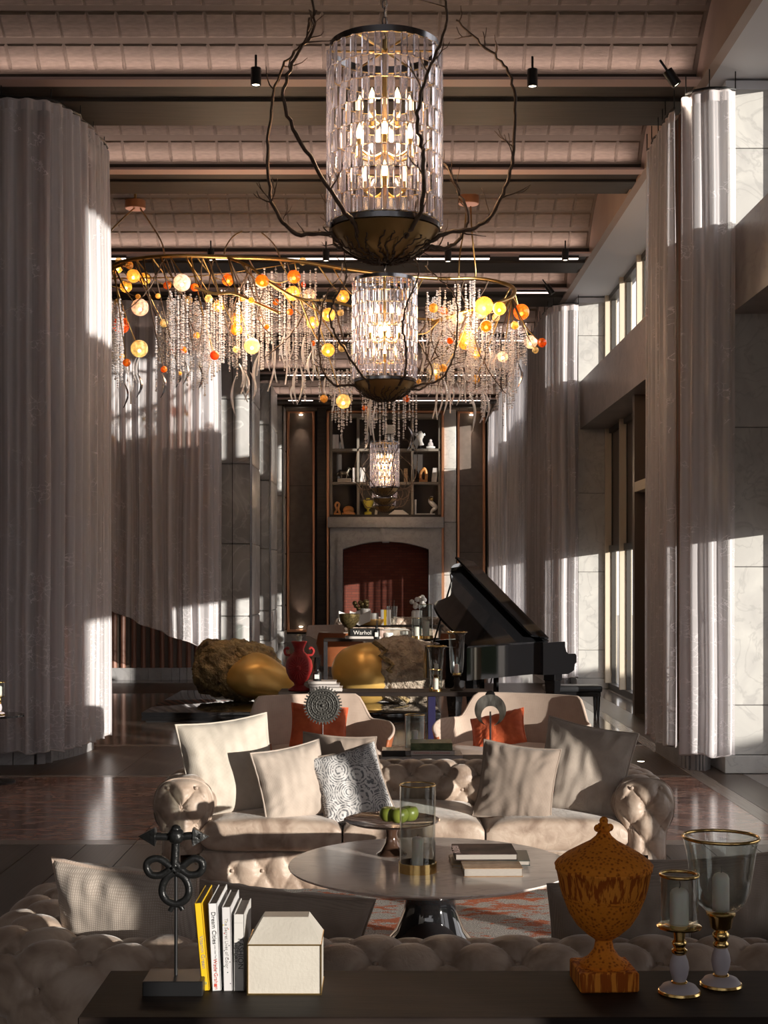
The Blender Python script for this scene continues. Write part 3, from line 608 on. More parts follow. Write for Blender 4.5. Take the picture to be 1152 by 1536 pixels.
def prism_mesh():
    w, h, d = 0.019, 0.057, 0.008                       # an emerald cut bar: flat table, bevelled rim
    v = []
    for z, s in ((-h, 0.62), (-h*0.88, 1), (h*0.88, 1), (h, 0.62)):
        v += [(-w*s,0,z),(-w*0.5*s,-d,z),(w*0.5*s,-d,z),(w*s,0,z),(w*0.5*s,d*0.7,z),(-w*0.5*s,d*0.7,z)]
    f = [(5,4,3,2,1,0),(18,19,20,21,22,23)]
    for k in range(3):
        for i in range(6): f.append((k*6+i, k*6+(i+1)%6, (k+1)*6+(i+1)%6, (k+1)*6+i))
    return v, f
pv, pf = prism_mesh(); prism_me = MB().add(pv, pf).mesh('crystal_prism', m_crystal, 0)
def make_chandelier(detail):
    """origin at the lowest point of the bowl, on the axis"""
    r = thing('drum_chandelier', None, 'chandelier', (0,0,0)); rng = random.Random(42)
    zb = 0.15
    prof = [(0.001,0.0),(0.05,0.004),(0.12,0.022),(0.18,0.052),(0.235,0.095),(0.27,0.14),(0.285,0.16),(0.278,0.165),(0.265,0.152),(0.16,0.085),(0.001,0.03)]
    MB().lathe(prof, 48, cap=False).build('bowl', m_bowl, r, 50)
    for z, h in ((zb+0.015, 0.035), (zb+HD-0.02, 0.035)):
        MB().lathe([(RD-0.02,z),(RD-0.006,z),(RD-0.006,z+h),(RD-0.02,z+h),(RD-0.02,z)], 48, cap=False).build('hoop', m_nickel, r, 30)
    for k in range(9):
        MB().tube([((RD-0.006)*math.cos(a), (RD-0.006)*math.sin(a), zb+0.045+k*0.1125) for a in [2*math.pi*i/48 for i in range(48)]], 0.0022, 4, True).build('wire_ring', m_agedbrass, r, 180)
    m = MB()
    for k in range(6):
        a = math.pi*k/3; m.tube([(0,0,zb+HD-0.01),((RD-0.02)*math.cos(a),(RD-0.02)*math.sin(a),zb+HD-0.01)], 0.006, 5)
    m.tube([(0,0,zb),(0,0,zb+HD+0.05)], 0.012, 8)
    m.build('frame', m_agedbrass, r, 50)
    P = MB(); cnt = 0
    for k in range(8):
        for i in range(28):
            a = 2*math.pi*(i+0.5*(k%2))/28; z = zb+0.10+k*0.1125
            if detail: inst(prism_me, 'crystal_prism', r, (RD*math.cos(a), RD*math.sin(a), z), (0, 0, a+math.pi/2))
            else:
                mt = Matrix.Translation((RD*math.cos(a), RD*math.sin(a), z)) @ Matrix.Rotation(a+math.pi/2, 4, 'Z')
                P.add([mt @ Vector(v) for v in pv], pf)
    if not detail:
        q = P.build('crystal_prisms', m_crystal, r, 0); q['kind'] = 'stuff'
    for k, (z, n, rr) in enumerate(((0.25, 4, 0.10), (0.45, 6, 0.15), (0.62, 6, 0.13))):
        for i in range(n):
            a = 2*math.pi*(i+0.5*k)/n; x, y = rr*math.cos(a), rr*math.sin(a)
            arm = MB().tube(spline([(0,0,zb+z-0.02),(x*0.5,y*0.5,zb+z-0.06),(x,y,zb+z-0.03)],5), 0.006, 6).lathe([(0.012,-0.03),(0.014,0.02)], 8, (x,y,zb+z)).build('candle_arm', m_agedbrass, r, 60)
            MB().lathe([(0.001,0.02),(0.013,0.025),(0.019,0.045),(0.014,0.07),(0.005,0.095),(0.001,0.105)], 10, (x,y,zb+z), cap=False).build('bulb', m_bulb, arm, 180)
    # branches that spring from under the bowl and climb round the drum (angle, radius and height at stations)
    def pol(a, rr, z): a = math.radians(a); return (rr*math.cos(a), rr*math.sin(a), z)
    st = [
     (184, [(0.22,0.085),(0.30,0.14),(0.46,0.14),(0.58,0.28),(0.61,0.55),(0.585,0.85),(0.52,1.02),(0.42,1.14),(0.39,1.27)]),
     (232, [(0.22,0.09),(0.30,0.16),(0.40,0.22),(0.60,0.45),(0.74,0.65),(0.72,0.85),(0.62,1.02),(0.60,1.22),(0.56,1.36)]),
     (300, [(0.22,0.09),(0.31,0.17),(0.36,0.26),(0.42,0.45),(0.36,0.62),(0.38,0.82),(0.50,1.0),(0.58,1.15),(0.50,1.38)]),
     (352, [(0.20,0.07),(0.31,0.14),(0.50,0.18),(0.62,0.32),(0.68,0.55),(0.68,0.85),(0.62,1.02),(0.50,1.12),(0.38,1.24)]),
     (38,  [(0.20,0.07),(0.32,0.13),(0.48,0.16),(0.55,0.30),(0.47,0.48),(0.40,0.62),(0.42,0.72)]),
     (120, [(0.20,0.07),(0.32,0.14),(0.52,0.20),(0.60,0.42),(0.55,0.70),(0.50,0.95),(0.40,1.15)]),
    ]
    for a, prof in st:
        m = MB(); branch_mb(m, [pol(a+4*math.sin(i*1.3), q, z) for i, (q, z) in enumerate(prof)], 0.0125, 0.0045, rng, 11, 0.15)
        m.build('branch', m_branch, r, 180)
    m = MB()
    for k in range(22):
        a = 360*k/22+rng.uniform(-5,5); branch_mb(m, [pol(a, 0.03, -0.008), pol(a+4, 0.11, 0.010), pol(a-3, 0.18, 0.042), pol(a+6, 0.245+0.02*rng.random(), 0.095)], 0.005, 0.003, rng, 3, 0.05, 1)
    m.build('twig_nest', m_branch, r, 180)
    return r
CH = make_chandelier(True)
CH['label'] = 'large crystal drum chandelier nearest the viewpoint, caged in dark branches'; CH['group'] = 'crystal drum chandeliers in a row down the hall'
cs = [(7.2, 3.46), (12.8, 3.46), (28.4, 3.50), (33.8, 3.60), (37.4, 3.60)]
cl = [None, 'second crystal drum chandelier, hanging before the amber glass chandelier', 'third crystal drum chandelier, framed by the bookcase', 'fourth crystal drum chandelier, its bowl just below the third', 'farthest crystal drum chandelier, lowest in front of the mantel']
far = make_chandelier(False)
for i, (d, z) in enumerate(cs):
    if i == 0: c = CH
    elif i == 1: c = copy_tree(CH); c['label'] = cl[i]
    elif i == 2: c = far; c['label'] = cl[i]; c['group'] = CH['group']
    else: c = copy_tree(far); c['label'] = cl[i]; c['group'] = CH['group']
    c.location = (0.0, d, z)
    ch = MB(); ztop = {7.2: 6.44, 12.8: 6.72}.get(d, 7.15)
    zz = 1.19; k = 0
    while z+zz < ztop:
        ch.tube([(0.012*math.cos(t)*(1 if k%2 else 0), 0.012*math.cos(t)*(0 if k%2 else 1), zz+0.028+0.026*math.sin(t)) for t in [2*math.pi*q/8 for q in range(8)]], 0.0042, 4, True)
        zz += 0.045; k += 1
    ch.tube([(0.006,0.004,1.15),(0.006,0.004,ztop-z)], 0.006, 5)
    ch.build('chain', m_nickel, c, 180)
    l = bpy.data.lights.new('chandelier_light', 'POINT'); l.energy = 42; l.color = (1.0,0.70,0.44); l.shadow_soft_size = 0.08
    o = bpy.data.objects.new('chandelier_light', l); COL.objects.link(o); o.parent = c; o.location = (0,0,0.62)
# ------------------------------------------------------------------ the long amber glass and crystal chandelier
AM = thing('glass_branch_chandelier', 'long brass branch chandelier with amber glass balls and crystal strands', 'chandelier', px(560, 420, 17.3))
A0 = AM.location.copy()
def ap(x, y, d): return px(x, y, d)-A0
def ambglass(name, tint, body):                          # coloured blown glass full of seeds and bubbles
    m = thin_glass(name, tint, 0.30); nt = m.node_tree; mx = [n for n in nt.nodes if n.type == 'MIX_SHADER'][0]; out = [n for n in nt.nodes if n.type == 'OUTPUT_MATERIAL'][0]
    df = nt.nodes.new('ShaderNodeBsdfDiffuse'); tl = nt.nodes.new('ShaderNodeBsdfTranslucent'); df.inputs[0].default_value = (*body, 1); tl.inputs[0].default_value = (*body, 1)
    a = nt.nodes.new('ShaderNodeAddShader'); nt.links.new(df.outputs[0], a.inputs[0]); nt.links.new(tl.outputs[0], a.inputs[1])
    nz = N(nt, 'ShaderNodeTexNoise', Scale=22, Detail=4); nt.links.new(coords(nt), nz.inputs['Vector'])
    f = nt.nodes.new('ShaderNodeMapRange'); nt.links.new(nz.outputs[0], f.inputs[0]); f.inputs[1].default_value = 0.35; f.inputs[2].default_value = 0.7; f.inputs[3].default_value = 0.18; f.inputs[4].default_value = 0.62
    e = nt.nodes.new('ShaderNodeMixShader'); nt.links.new(f.outputs[0], e.inputs[0]); nt.links.new(mx.outputs[0], e.inputs[1]); nt.links.new(a.outputs[0], e.inputs[2]); nt.links.new(e.outputs[0], out.inputs[0]); return m
m_amb = {
 'y': ambglass('yellow_glass', (0.98,0.72,0.28), (0.95,0.62,0.16)), 'o': ambglass('orange_glass', (0.85,0.30,0.06), (0.90,0.30,0.03)),
 'r': ambglass('red_amber_glass', (0.62,0.12,0.03), (0.75,0.14,0.02)), 'c': ambglass('clear_rose_glass', (0.96,0.84,0.78), (0.85,0.70,0.62)), 'p': ambglass('pale_yellow_glass', (0.96,0.86,0.58), (0.88,0.75,0.42))}
m_glow = bulbmat('tiny_lamp', (1.0,0.66,0.30), 26.0)
tubes = [
 [(148,418,17.4),(175,396,17.2),(215,387,17.0),(270,384,16.9),(340,386,17.0),(430,390,17.2),(520,404,17.5),(590,413,17.8),(660,418,18.1),(715,418,18.3),(748,423,18.2),(770,432,17.9),(767,446,17.4),(735,458,17.0),(690,470,16.8),(645,486,16.8)],
 [(340,386,17.0),(375,400,16.8),(405,424,16.5),(450,448,16.4),(500,452,16.5),(560,470,16.7),(610,476,16.8),(650,480,16.8)],
 [(158,425,17.4),(168,405,17.2),(190,395,17.0)],
 [(292,431,16.4),(320,440,16.4),(350,440,16.4),(380,452,16.4),(420,470,16.3)],
]
for t in tubes: MB().tube(spline([ap(*p) for p in t], 8), 0.026 if t is tubes[0] else 0.017, 8).build('brass_arm', m_agedbrass, AM, 180)
canops = [(203,308,18.8),(376,341,19.8),(703,301,18.5)]
hang = [[(203,311,18.8),(182,330,18.2),(160,356,17.6),(150,400,17.3)],[(210,312,18.8),(232,345,18.0),(243,365,17.5),(247,384,17.0)],
        [(370,344,19.8),(352,353,19.0),(340,368,18.0),(335,386,17.0)],[(386,344,19.8),(405,360,19.0),(414,372,18.0),(421,389,17.2)],
        [(700,310,18.5),(697,340,18.4),(690,380,18.3),(688,418,18.2)],[(706,310,18.5),(708,350,18.2),(713,400,18.3),(713,419,18.3)]]
for c in canops: MB().lathe([(0.001,-0.05),(0.13,-0.05),(0.14,-0.04),(0.14,0.06),(0.001,0.06)], 24, ap(*c), cap=False).build('canopy', m_copper, AM, 30)
for h in hang: MB().tube(spline([ap(*p) for p in h], 6), 0.011, 6).build('hanger', m_agedbrass, AM, 180)
for c in canops: MB().tube([ap(*c)+Vector((0,0,0.05)), ap(*c)+Vector((0,0,0.75))], 0.02, 6).build('canopy_stem', m_agedbrass, AM, 180)
balls = """178,391,5,p;176,402,8,y;194,398,6,y;200,414,10,y;189,430,9,y;217,418,9,y;210,461,13,c;251,428,6,o;273,424,13,c;292,431,6,o;342,420,9,o;181,488,13,r;209,523,13,p;190,544,6,o;246,554,5,o;260,525,5,o;276,525,5,o;246,485,6,p;313,448,6,p;328,459,9,y;355,478,9,y;355,494,9,o;378,519,12,p;354,524,5,p;393,422,10,o;441,415,10,o;454,392,6,p;439,440,11,y;418,431,5,o;464,442,9,c;514,445,10,y;493,472,10,y;469,484,9,y;492,525,10,y;513,522,6,p;515,602,11,p;486,598,6,y;363,447,5,o;295,503,5,y;400,490,4,o;393,478,5,y;511,469,5,p;322,533,7,r;665,467,7,o;686,477,10,c;721,468,10,c;726,459,14,y;749,463,10,y;782,468,12,o;772,488,6,y;796,513,10,c;813,514,7,o;744,476,6,p;700,511,14,y;675,511,5,o;729,489,9,o;713,529,9,y;713,569,7,y;653,555,10,p;665,552,6,y;803,525,5,p;650,462,7,y;727,494,6,y;660,515,4,o;754,535,8,c;656,567,5,y;207,445,4,y;237,444,4,y;176,453,5,p;183,534,4,y;377,451,5,y;283,450,6,p;270,560,3,y;414,453,5,o;470,515,4,o;455,427,4,r;435,468,5,o;600,470,7,y;570,462,6,o;540,450,6,p;620,500,6,y;585,505,5,o;547,612,4,o;610,598,5,o;628,572,4,y"""
rng = random.Random(5); main = [ap(*p) for t in tubes[:2]+tubes[3:] for p in t]; mainp = spline([ap(*p) for p in tubes[0]], 8)+spline([ap(*p) for p in tubes[1]], 8)
ball_pts = []
for s in balls.split(';'):
    x, y, r, c = s.split(','); x = float(x); y = float(y); r = float(r)
    d = 17.1+rng.uniform(-0.9, 0.9); p = ap(x, y, d); R = r*d/F
    ball_pts.append(p)
    # curved brass stem from the nearest tube above
    cands = [q for q in mainp if q.z > p.z-0.05]; q = min(cands, key=lambda q: abs(q.x-p.x-0.35*(1 if x < 560 else -1)*-1)*1.0+abs(q.y-p.y)*0.3+abs(q.z-p.z)*0.3) if cands else mainp[0]
    top = p+Vector((0, 0, R))
    mid = q.lerp(top, 0.5)+Vector((0, 0, -0.10+rng.uniform(-0.05,0.05)))
    MB().tube(spline([q, mid, p+Vector((0,0,-R*0.2))], 7), [0.011-0.0065*i/14 for i in range(15)], 5).build('stem', m_agedbrass if r > 5 else m_branch, AM, 180)
    b = MB().sph(p, R, 20, 14).build('glass_ball', m_amb[c], AM, 180)
    if r >= 8: MB().sph(p+Vector((0,0,-R*0.25)), 0.020, 8, 6).build('lamp', m_glow, b, 180)
# extra bare twigs
for k in range(26):
    q = rng.choice(mainp); e = q+Vector((rng.uniform(-0.7,0.7), rng.uniform(-0.4,0.4), -rng.uniform(0.3,1.2)))
    if -3.4 < (e+A0).x < 1.95:
        m = MB(); branch_mb(m, [q, q.lerp(e,0.5)+Vector((rng.uniform(-.15,.15),0,-0.08)), e], 0.011, 0.004, rng, 2, 0.2); m.build('twig', m_branch, AM, 180)
# crystal strands and glass leaves
def strand(x, ytop, L, d, r=0.016):
    m = MB(); z = 0
    while z < L:
        rr = r*random.choice((0.55,0.7,0.8,1.0))
        m.lathe([(0.001,rr),(rr*0.8,rr*0.45),(rr,0),(rr*0.8,-rr*0.45),(0.001,-rr)], 6, (0,0,-z), cap=False); z += rr*2.25
    o = m.build('crystal_strand', m_bead, AM, 0, ap(x, ytop, d)); return L
def leafm(L, r):
    m = MB(); n = 8; vs = []
    for i in range(n+1):
        t = i/n; w = r*math.sin(math.pi*min(0.999, t*0.92+0.06))**0.8; sx = 0.05*math.sin(t*3.4)
        vs += [(sx-w, 0.012, -L*t), (sx, -0.004, -L*t), (sx+w, 0.012, -L*t), (sx, 0.016, -L*t)]
    f = [(i*4+k, i*4+(k+1)%4, i*4+4+(k+1)%4, i*4+4+k) for i in range(n) for k in range(4)]
    return m.add(vs, f+[(3,2,1,0),(n*4,n*4+1,n*4+2,n*4+3)])
random.seed(9)
zones = [(163,185,30,440,500,0.5,0.9),(232,262,10,450,480,0.6,1.0),(250,300,26,435,460,0.6,1.1),(295,330,16,440,470,0.7,1.1),(330,372,20,420,470,0.6,1.0),(365,400,18,410,440,0.5,1.1),(395,430,12,395,430,0.7,1.1),(430,480,22,400,470,0.6,1.2),(480,515,10,440,480,0.5,1.0),(495,530,12,540,575,0.4,0.8),(540,625,18,560,600,0.4,0.75),(640,680,24,430,470,0.7,1.2),(680,730,26,420,500,0.7,1.2),(730,775,20,480,520,0.6,1.1),(760,790,12,480,500,0.4,0.7),(704,712,5,420,425,0.5,0.6),(520,640,20,455,480,0.5,0.9)]
for x0, x1, n, ya, yb, l0, l1 in zones:
    for k in range(n):
        x = x0+(x1-x0)*(k+random.random())/n
        strand(x, random.uniform(ya, yb), random.uniform(l0, l1), 17.1+random.uniform(-0.7,0.9))
leaf_me = [leafm(0.38, 0.016).mesh('glass_leaf', m_bead, 60), leafm(0.50, 0.018).mesh('glass_leaf', m_bead, 60), leafm(0.30, 0.014).mesh('glass_leaf', m_bead, 60)]
m_sleaf = plain('silver_leaf', (0.42,0.42,0.45), 0.25, 1.0)
lz = [(180,540,6),(215,545,4),(305,500,6),(352,560,7),(372,560,5),(400,520,10),(430,510,10),(445,560,5),(470,520,8),(500,560,5),(560,600,10),(650,560,8),(672,570,8),(700,545,10),(715,590,6),(735,520,10),(765,540,8),(640,520,6)]
for x, y, n in lz:
    for k in range(max(3, int(n*0.65))):
        inst(random.choice(leaf_me), 'glass_leaf', AM, ap(x+random.uniform(-14,14), y+random.uniform(-16,12), 17.1+random.uniform(-0.7,0.8)), (random.uniform(-.15,.15), random.uniform(-.15,.15), random.uniform(0,6.28)))
sl = leafm(0.30, 0.018).mesh('silver_leaf', m_sleaf, 60)
for x, y in ((186,575),(206,560),(242,560),(265,545),(299,548),(276,540),(778,545),(548,640),(612,640)):
    inst(sl, 'silver_leaf', AM, ap(x, y, 16.9), (0, 0, random.uniform(-.6,.6)))
l = bpy.data.lights.new('amber_light', 'POINT'); l.energy = 110; l.color = (1,0.70,0.45); l.shadow_soft_size = 0.5
o = bpy.data.objects.new('amber_light', l); COL.objects.link(o); o.location = (-1.6, 16.6, 5.0)
l = bpy.data.lights.new('amber_light', 'POINT'); l.energy = 80; l.color = (1,0.70,0.45); l.shadow_soft_size = 0.5
o = bpy.data.objects.new('amber_light', l); COL.objects.link(o); o.location = (1.1, 16.6, 5.0)
# ------------------------------------------------------------------ ceiling spots and light slots
def spot(x, y, z, tilt, label):
    t = thing('ceiling_spotlight', label, 'spotlight', (x, y, z), rot=(0, tilt, 0), group='small black ceiling spotlights')
    MB().lathe([(0.04,-0.16),(0.048,-0.155),(0.048,0.0),(0.001,0.0)], 16, cap=False).build('barrel', m_black, t, 30)
    MB().lathe([(0.001,-0.150),(0.037,-0.150)], 16, cap=False).build('lens', m_spotface, t, 30)
    MB().tube([(0,0,0),(0,0,0.12)], 0.012, 6).build('stem', m_black, t, 60)
    l = bpy.data.lights.new('spot', 'SPOT'); l.energy = 30; l.spot_size = 0.7; l.spot_blend = 0.8; l.color = (1,0.84,0.66); l.shadow_soft_size = 0.03
    o = bpy.data.objects.new('spot', l); COL.objects.link(o); o.parent = t; o.location = (0,0,-0.18)
sp_list = [(387,110,12.84,0,'black ceiling spotlight on the first beam, left of the big chandelier'),(795,112,12.84,0,'black ceiling spotlight on the first beam, right of the big chandelier'),(994,114,12.84,-0.6,'black ceiling spotlight tilted towards the right curtain'),
 (319,376,19.64,0,'small black ceiling spotlight above the left amber branches'),(490,377,19.64,0,'small black ceiling spotlight beside the big chandelier bowl'),(671,378,19.64,0,'small black ceiling spotlight right of the big chandelier bowl'),(845,376,19.64,0,'small black ceiling spotlight near the white soffit'),
 (818,430,22.04,-0.6,'small tilted black ceiling spotlight above the amber balls'),(450,597,35.3,0,'farthest small black ceiling spotlight above the left wall panel')]
for x, y, d, tl, lb in sp_list:
    q = px(x, y, d); spot(q.x, d-0.21, q.z-0.03, tl, lb)
slot = [(316,735,387,19.6),(158,190,387,19.6),(778,868,387,19.6),(770,828,438,22.0),(470,560,510,26.5),(590,790,510,26.5),(430,640,562,30.9),(680,745,562,30.9),(432,470,600,35.3),(590,735,600,35.3)]
for x0, x1, y, d in slot:
    a = px(x0, y, d); b = px(x1, y, d)
    t = thing('light_slot', 'thin line of light on the %s, %s' % ({19.6:'third beam', 22.0:'fourth beam', 26.5:'fifth beam', 30.9:'sixth beam', 35.3:'last beam'}[d], 'right of the drum chandeliers' if x0 > 577 else ('at the left curtain' if x0 < 200 else 'its long run left of the drums')), 'strip light', (a.x, d, a.z-0.02), group='thin light slots on the far ceiling beams')
    MB().box(0, b.x-a.x, -0.03, 0.02, 0.012, 0.05).build('channel', m_black, t, 0)
    MB().box(0.01, b.x-a.x-0.01, -0.035, 0.015, -0.002, 0.012).build('diffuser', m_led, t, 0)
# ------------------------------------------------------------------ chesterfield sofas
def tuft(s, t, P=0.205, Q=0.125, amp=0.035):
    a = s/P+t/(2*Q); b = s/P-t/(2*Q)
    h = (abs(math.sin(math.pi*a))*abs(math.sin(math.pi*b)))**0.30
    da = a-round(a); db = b-round(b); ds = (da+db)*P/2; dt = (da-db)*Q
    r2 = ds*ds+dt*dt; th = math.atan2(dt, ds)
    return amp*(h-0.75)-0.020*math.exp(-r2/0.0011)+0.0035*math.cos(10*th)*math.exp(-r2/0.0022)*min(1, r2/0.0003)
prof_pts = [(0.115,0.07),(0.118,0.22),(0.12,0.36),(0.155,0.45),(0.168,0.53),(0.14,0.62),(0.06,0.665),(-0.06,0.665),(-0.14,0.62),(-0.168,0.53),(-0.15,0.45),(-0.12,0.38),(-0.115,0.26)]
def sofa(label, group, W, D):
    t = thing('chesterfield_sofa', label, 'sofa', (0,0,0), 0, group)
    T = 0.168; R = 0.30; x = W/2-T; yf = -D/2+0.12; yb = D/2-T
    path = []
    def seg(a, b, n): return [Vector(a).lerp(Vector(b), i/n) for i in range(n)]
    path += seg((-x,yf,0), (-x,yb-R,0), 40)
    path += [Vector((-x+R-R*math.cos(k/24*math.pi/2), yb-R+R*math.sin(k/24*math.pi/2), 0)) for k in range(24)]
    path += seg((-x+R,yb,0), (x-R,yb,0), 110)
    path += [Vector((x-R+R*math.sin(k/24*math.pi/2), yb-R+R*math.cos(k/24*math.pi/2), 0)) for k in range(24)]
    path += seg((x,yb-R,0), (x,yf,0), 40); path.append(Vector((x,yf,0)))
    acc = [0]
    for p, q in zip(path, path[1:]): acc.append(acc[-1]+(q-p).length)
    L = acc[-1]; Pn = round(L/0.205); P = L/Pn
    pr = [Vector((a,0,b)) for a, b in prof_pts]; sp = spline(pr, 10); pa = [0]
    for p, q in zip(sp, sp[1:]): pa.append(pa[-1]+(q-p).length)
    G = pa[-1]; Qn = 5; Q = G/(2*Qn)*1.0
    nu, nv = int(L/0.0110), 132
    def at(s):
        s = max(0, min(L-1e-6, s)); j = min(len(acc)-2, max(i for i in (int(s/L*(len(acc)-1)),) ))
        while acc[j] > s: j -= 1
        while acc[j+1] < s: j += 1
        p = path[j].lerp(path[j+1], (s-acc[j])/(acc[j+1]-acc[j])); d = (path[min(j+2,len(path)-1)]-path[max(j-1,0)]).normalized()
        return p, Vector((-d.y, d.x, 0))
    def prof(g):
        j = 0; g = max(0, min(G-1e-6, g)); j = int(g/G*(len(pa)-1))
        while pa[j] > g: j -= 1
        while pa[j+1] < g: j += 1
        p = sp[j].lerp(sp[j+1], (g-pa[j])/(pa[j+1]-pa[j])); d = (sp[min(j+1,len(sp)-1)]-sp[max(j-1,0)]); d = d.normalized() if d.length else Vector((0,0,1))
        return p, Vector((d.z, 0, -d.x))
    pc = [prof(G*j/nv) for j in range(nv+1)]
    def fn(u, v):
        s = u*L; p, n = at(s); q, m = pc[int(round(v*nv))]; q = q.copy()
        dsp = tuft(s, v*G, P, Q); q = q+m*dsp
        return p+n*q.x+Vector((0,0,q.z))
    body = MB().grid(fn, nu, nv).build('tufted_body', m_leather, t, 180)
    but = MB().sph((0,0,0), 0.0115, 10, 6, 0.6).mesh('button', m_leather, 180)
    def button(loc, nrm):
        o = inst(but, 'button', t, loc); o.rotation_euler = nrm.to_track_quat('Z','Y').to_euler()
    for ia in range(0, Pn+1):
        for k in range(0, 2*Qn+1):
            s = (ia+0.5*(k % 2))*P; g = k*Q
            if s > L-0.03 or s < 0.03 or g < 0.15 or g > G-0.12: continue
            p, n = at(s); q, m = prof(g); q = q+m*(-0.034); button(p+n*q.x+Vector((0,0,q.z)), Vector((n.x*m.x, n.y*m.x, m.z)))
    # padded scroll fronts of the arms
    for sx in (-1, 1):
        def cf(u, v, sx=sx):
            q, m = pc[int(round(u*nv))]; c = Vector((0, 0, min(max(q.z, 0.07), 0.50)))
            p = c.lerp(q, v); bulge = 0.115*math.sqrt(max(0, 1-v**2.4))
            dsp = tuft(p.x+0.0, p.z-0.52, 0.16, 0.105, 0.030)*min(1, (1-v)*5)
            if v > 0.95: dsp += tuft(0 if sx < 0 else L, u*G, P, Q)*0
            return Vector((sx*x+p.x*(-sx)*-1, yf-bulge-dsp+0.003, p.z))
        MB().grid(cf, nv, 22).build('arm_front', m_leather, t, 180)
        for a, c in ((0,0.52),(0.08,0.415),(-0.08,0.415),(0,0.31),(0.08,0.205),(-0.08,0.205),(0.08,0.625),(-0.08,0.625)):
            button((sx*x+a, yf-0.075 if abs(a) < .05 else yf-0.055, c), Vector((0,-1,0)))
        MB().tube([Vector((sx*x+q.x, yf+0.004, q.z)) for q, m in pc[::3]], 0.007, 6).build('arm_piping', m_leather, t, 180)
    xi = x-0.10
    # tufted front rail with buttons
    def ff(u, v):
        X = -xi+2*xi*u; Z = 0.06+0.20*v
        return Vector((X, -D/2+0.06-0.012*math.sin(math.pi*v)-tuft(X, Z-0.16, 0.17, 0.14, 0.026), Z))
    MB().grid(ff, 200, 22).build('front_rail', m_leather, t, 180)
    n = int(2*xi/0.17)
    for k in range(-n//2+1, n//2+1): button((k*0.17, -D/2+0.065, 0.16), Vector((0,-1,0)))
    MB().box(-xi, xi, -D/2+0.09, yb, 0.06, 0.27).build('seat_deck', m_leather, t, 30)
    for k in range(3):
        a = -xi+0.005+k*(2*xi/3); b = a+2*xi/3-0.012
        def cu(u, v, a=a, b=b, k=k):
            th = 2*math.pi*v; cy = math.copysign(abs(math.cos(th))**0.22, math.cos(th)); cz = math.copysign(abs(math.sin(th))**0.32, math.sin(th))
            e = min(1, max(0.0, 1-abs(2*u-1)**14)); X = a+(b-a)*u
            yy = (-D/2+0.03+yb-0.12)/2+cy*(yb-0.12+D/2-0.03)/2*(0.97+0.03*e)
            crown = 0.022*math.cos(math.pi*(u-.5))*max(0, cz)
            return Vector((X, yy, 0.352+cz*(0.040+0.048*e)+crown+0.006*noise.noise(Vector((X*4, yy*4, k)))))
        m = MB().grid(cu, 40, 72)
        for j, X in ((0,a),(40,b)): m.f.append(tuple(range(j*73, j*73+72)))
        m.build('seat_cushion', m_leather, t, 60)
    for fx in (-x, x):
        for fy in (-D/2+0.12, D/2-0.15): MB().lathe([(0.022,0),(0.032,0.07)], 12, (fx, fy, 0)).build('foot', m_console, t, 40)
    return t
sg = 'pair of tufted chesterfield sofas facing each other'
s1 = sofa('taupe chesterfield sofa beyond the coffee table, its seat towards the viewer', sg, 2.94, 1.08)
s1.location = (0.165, 8.18, 0)
s2 = copy_tree(s1); s2['label'] = 'taupe chesterfield sofa in the foreground, its tufted back towards the viewer'
s2.location = (0.18, 4.42, 0); s2.rotation_euler = (0,0,math.pi); s2.scale = (1.0, 0.96, 1.09)
# ------------------------------------------------------------------ cushions
def cushion(label, loc, w, h, th, rot, mat, seed=0, piping=None, lean=0):
    t = thing('cushion', label, 'cushion', loc, rot=rot, group='throw cushions on the chesterfield sofas')
    def outline(u, v): return (u*w/2*(1-0.075*(1-v*v)), h/2+v*h/2*(1-0.075*(1-u*u)))
    for nm, sg_ in (('front', -1), ('back', 1)): pass
    m = MB(); n = 34
    for sd in (-1, 1):
        def fn(a, b, sd=sd):
            u = 2*a-1; v = 2*b-1; X, Z = outline(u, v)
            k = max(0, (1-abs(u)**2.3)*(1-abs(v)**2.3)); th_ = th/2*1.15*k**0.46
            wr = 0.018*noise.noise(Vector((X*7, Z*6, seed)))+0.010*noise.noise(Vector((X*22, Z*9, seed+4)))+0.007*math.sin(17*math.atan2(v, u)+5*noise.noise(Vector((u*2,v*2,seed))))*min(1,k*5)*max(0,1-k)**1.5
            sag = -0.02*(1-b)*0
            return (X, sd*(th_+wr*(k > 0.01)), Z)
        m.grid(fn, n, n)
    b = m.build('cover', mat, t, 180)
    pp = [outline(-1, -1+2*i/12) for i in range(12)]+[outline(-1+2*i/12, 1) for i in range(12)]+[outline(1, 1-2*i/12) for i in range(12)]+[outline(1-2*i/12, -1) for i in range(12)]
    MB().tube([(a, 0, c) for a, c in pp], 0.0065, 6, True).build('piping', piping or mat, t, 180)
    return t
m_lace, nt, b = mk('grey_lace_print'); co = coords(nt)
v1 = N(nt, 'ShaderNodeTexVoronoi', Scale=9); v1.distance = 'EUCLIDEAN'; nt.links.new(co, v1.inputs['Vector'])
wv = nt.nodes.new('ShaderNodeMath'); wv.operation='MULTIPLY'; wv.inputs[1].default_value = 60; nt.links.new(v1.outputs[0], wv.inputs[0])
sn = nt.nodes.new('ShaderNodeMath'); sn.operation='SINE'; nt.links.new(wv.outputs[0], sn.inputs[0])
n3 = N(nt, 'ShaderNodeTexNoise', Scale=70, Detail=4); nt.links.new(co, n3.inputs['Vector'])
sm = nt.nodes.new('ShaderNodeMath'); sm.operation='MULTIPLY_ADD'; sm.inputs[1].default_value=0.16; nt.links.new(sn.outputs[0], sm.inputs[0]); nt.links.new(n3.outputs[0], sm.inputs[2])
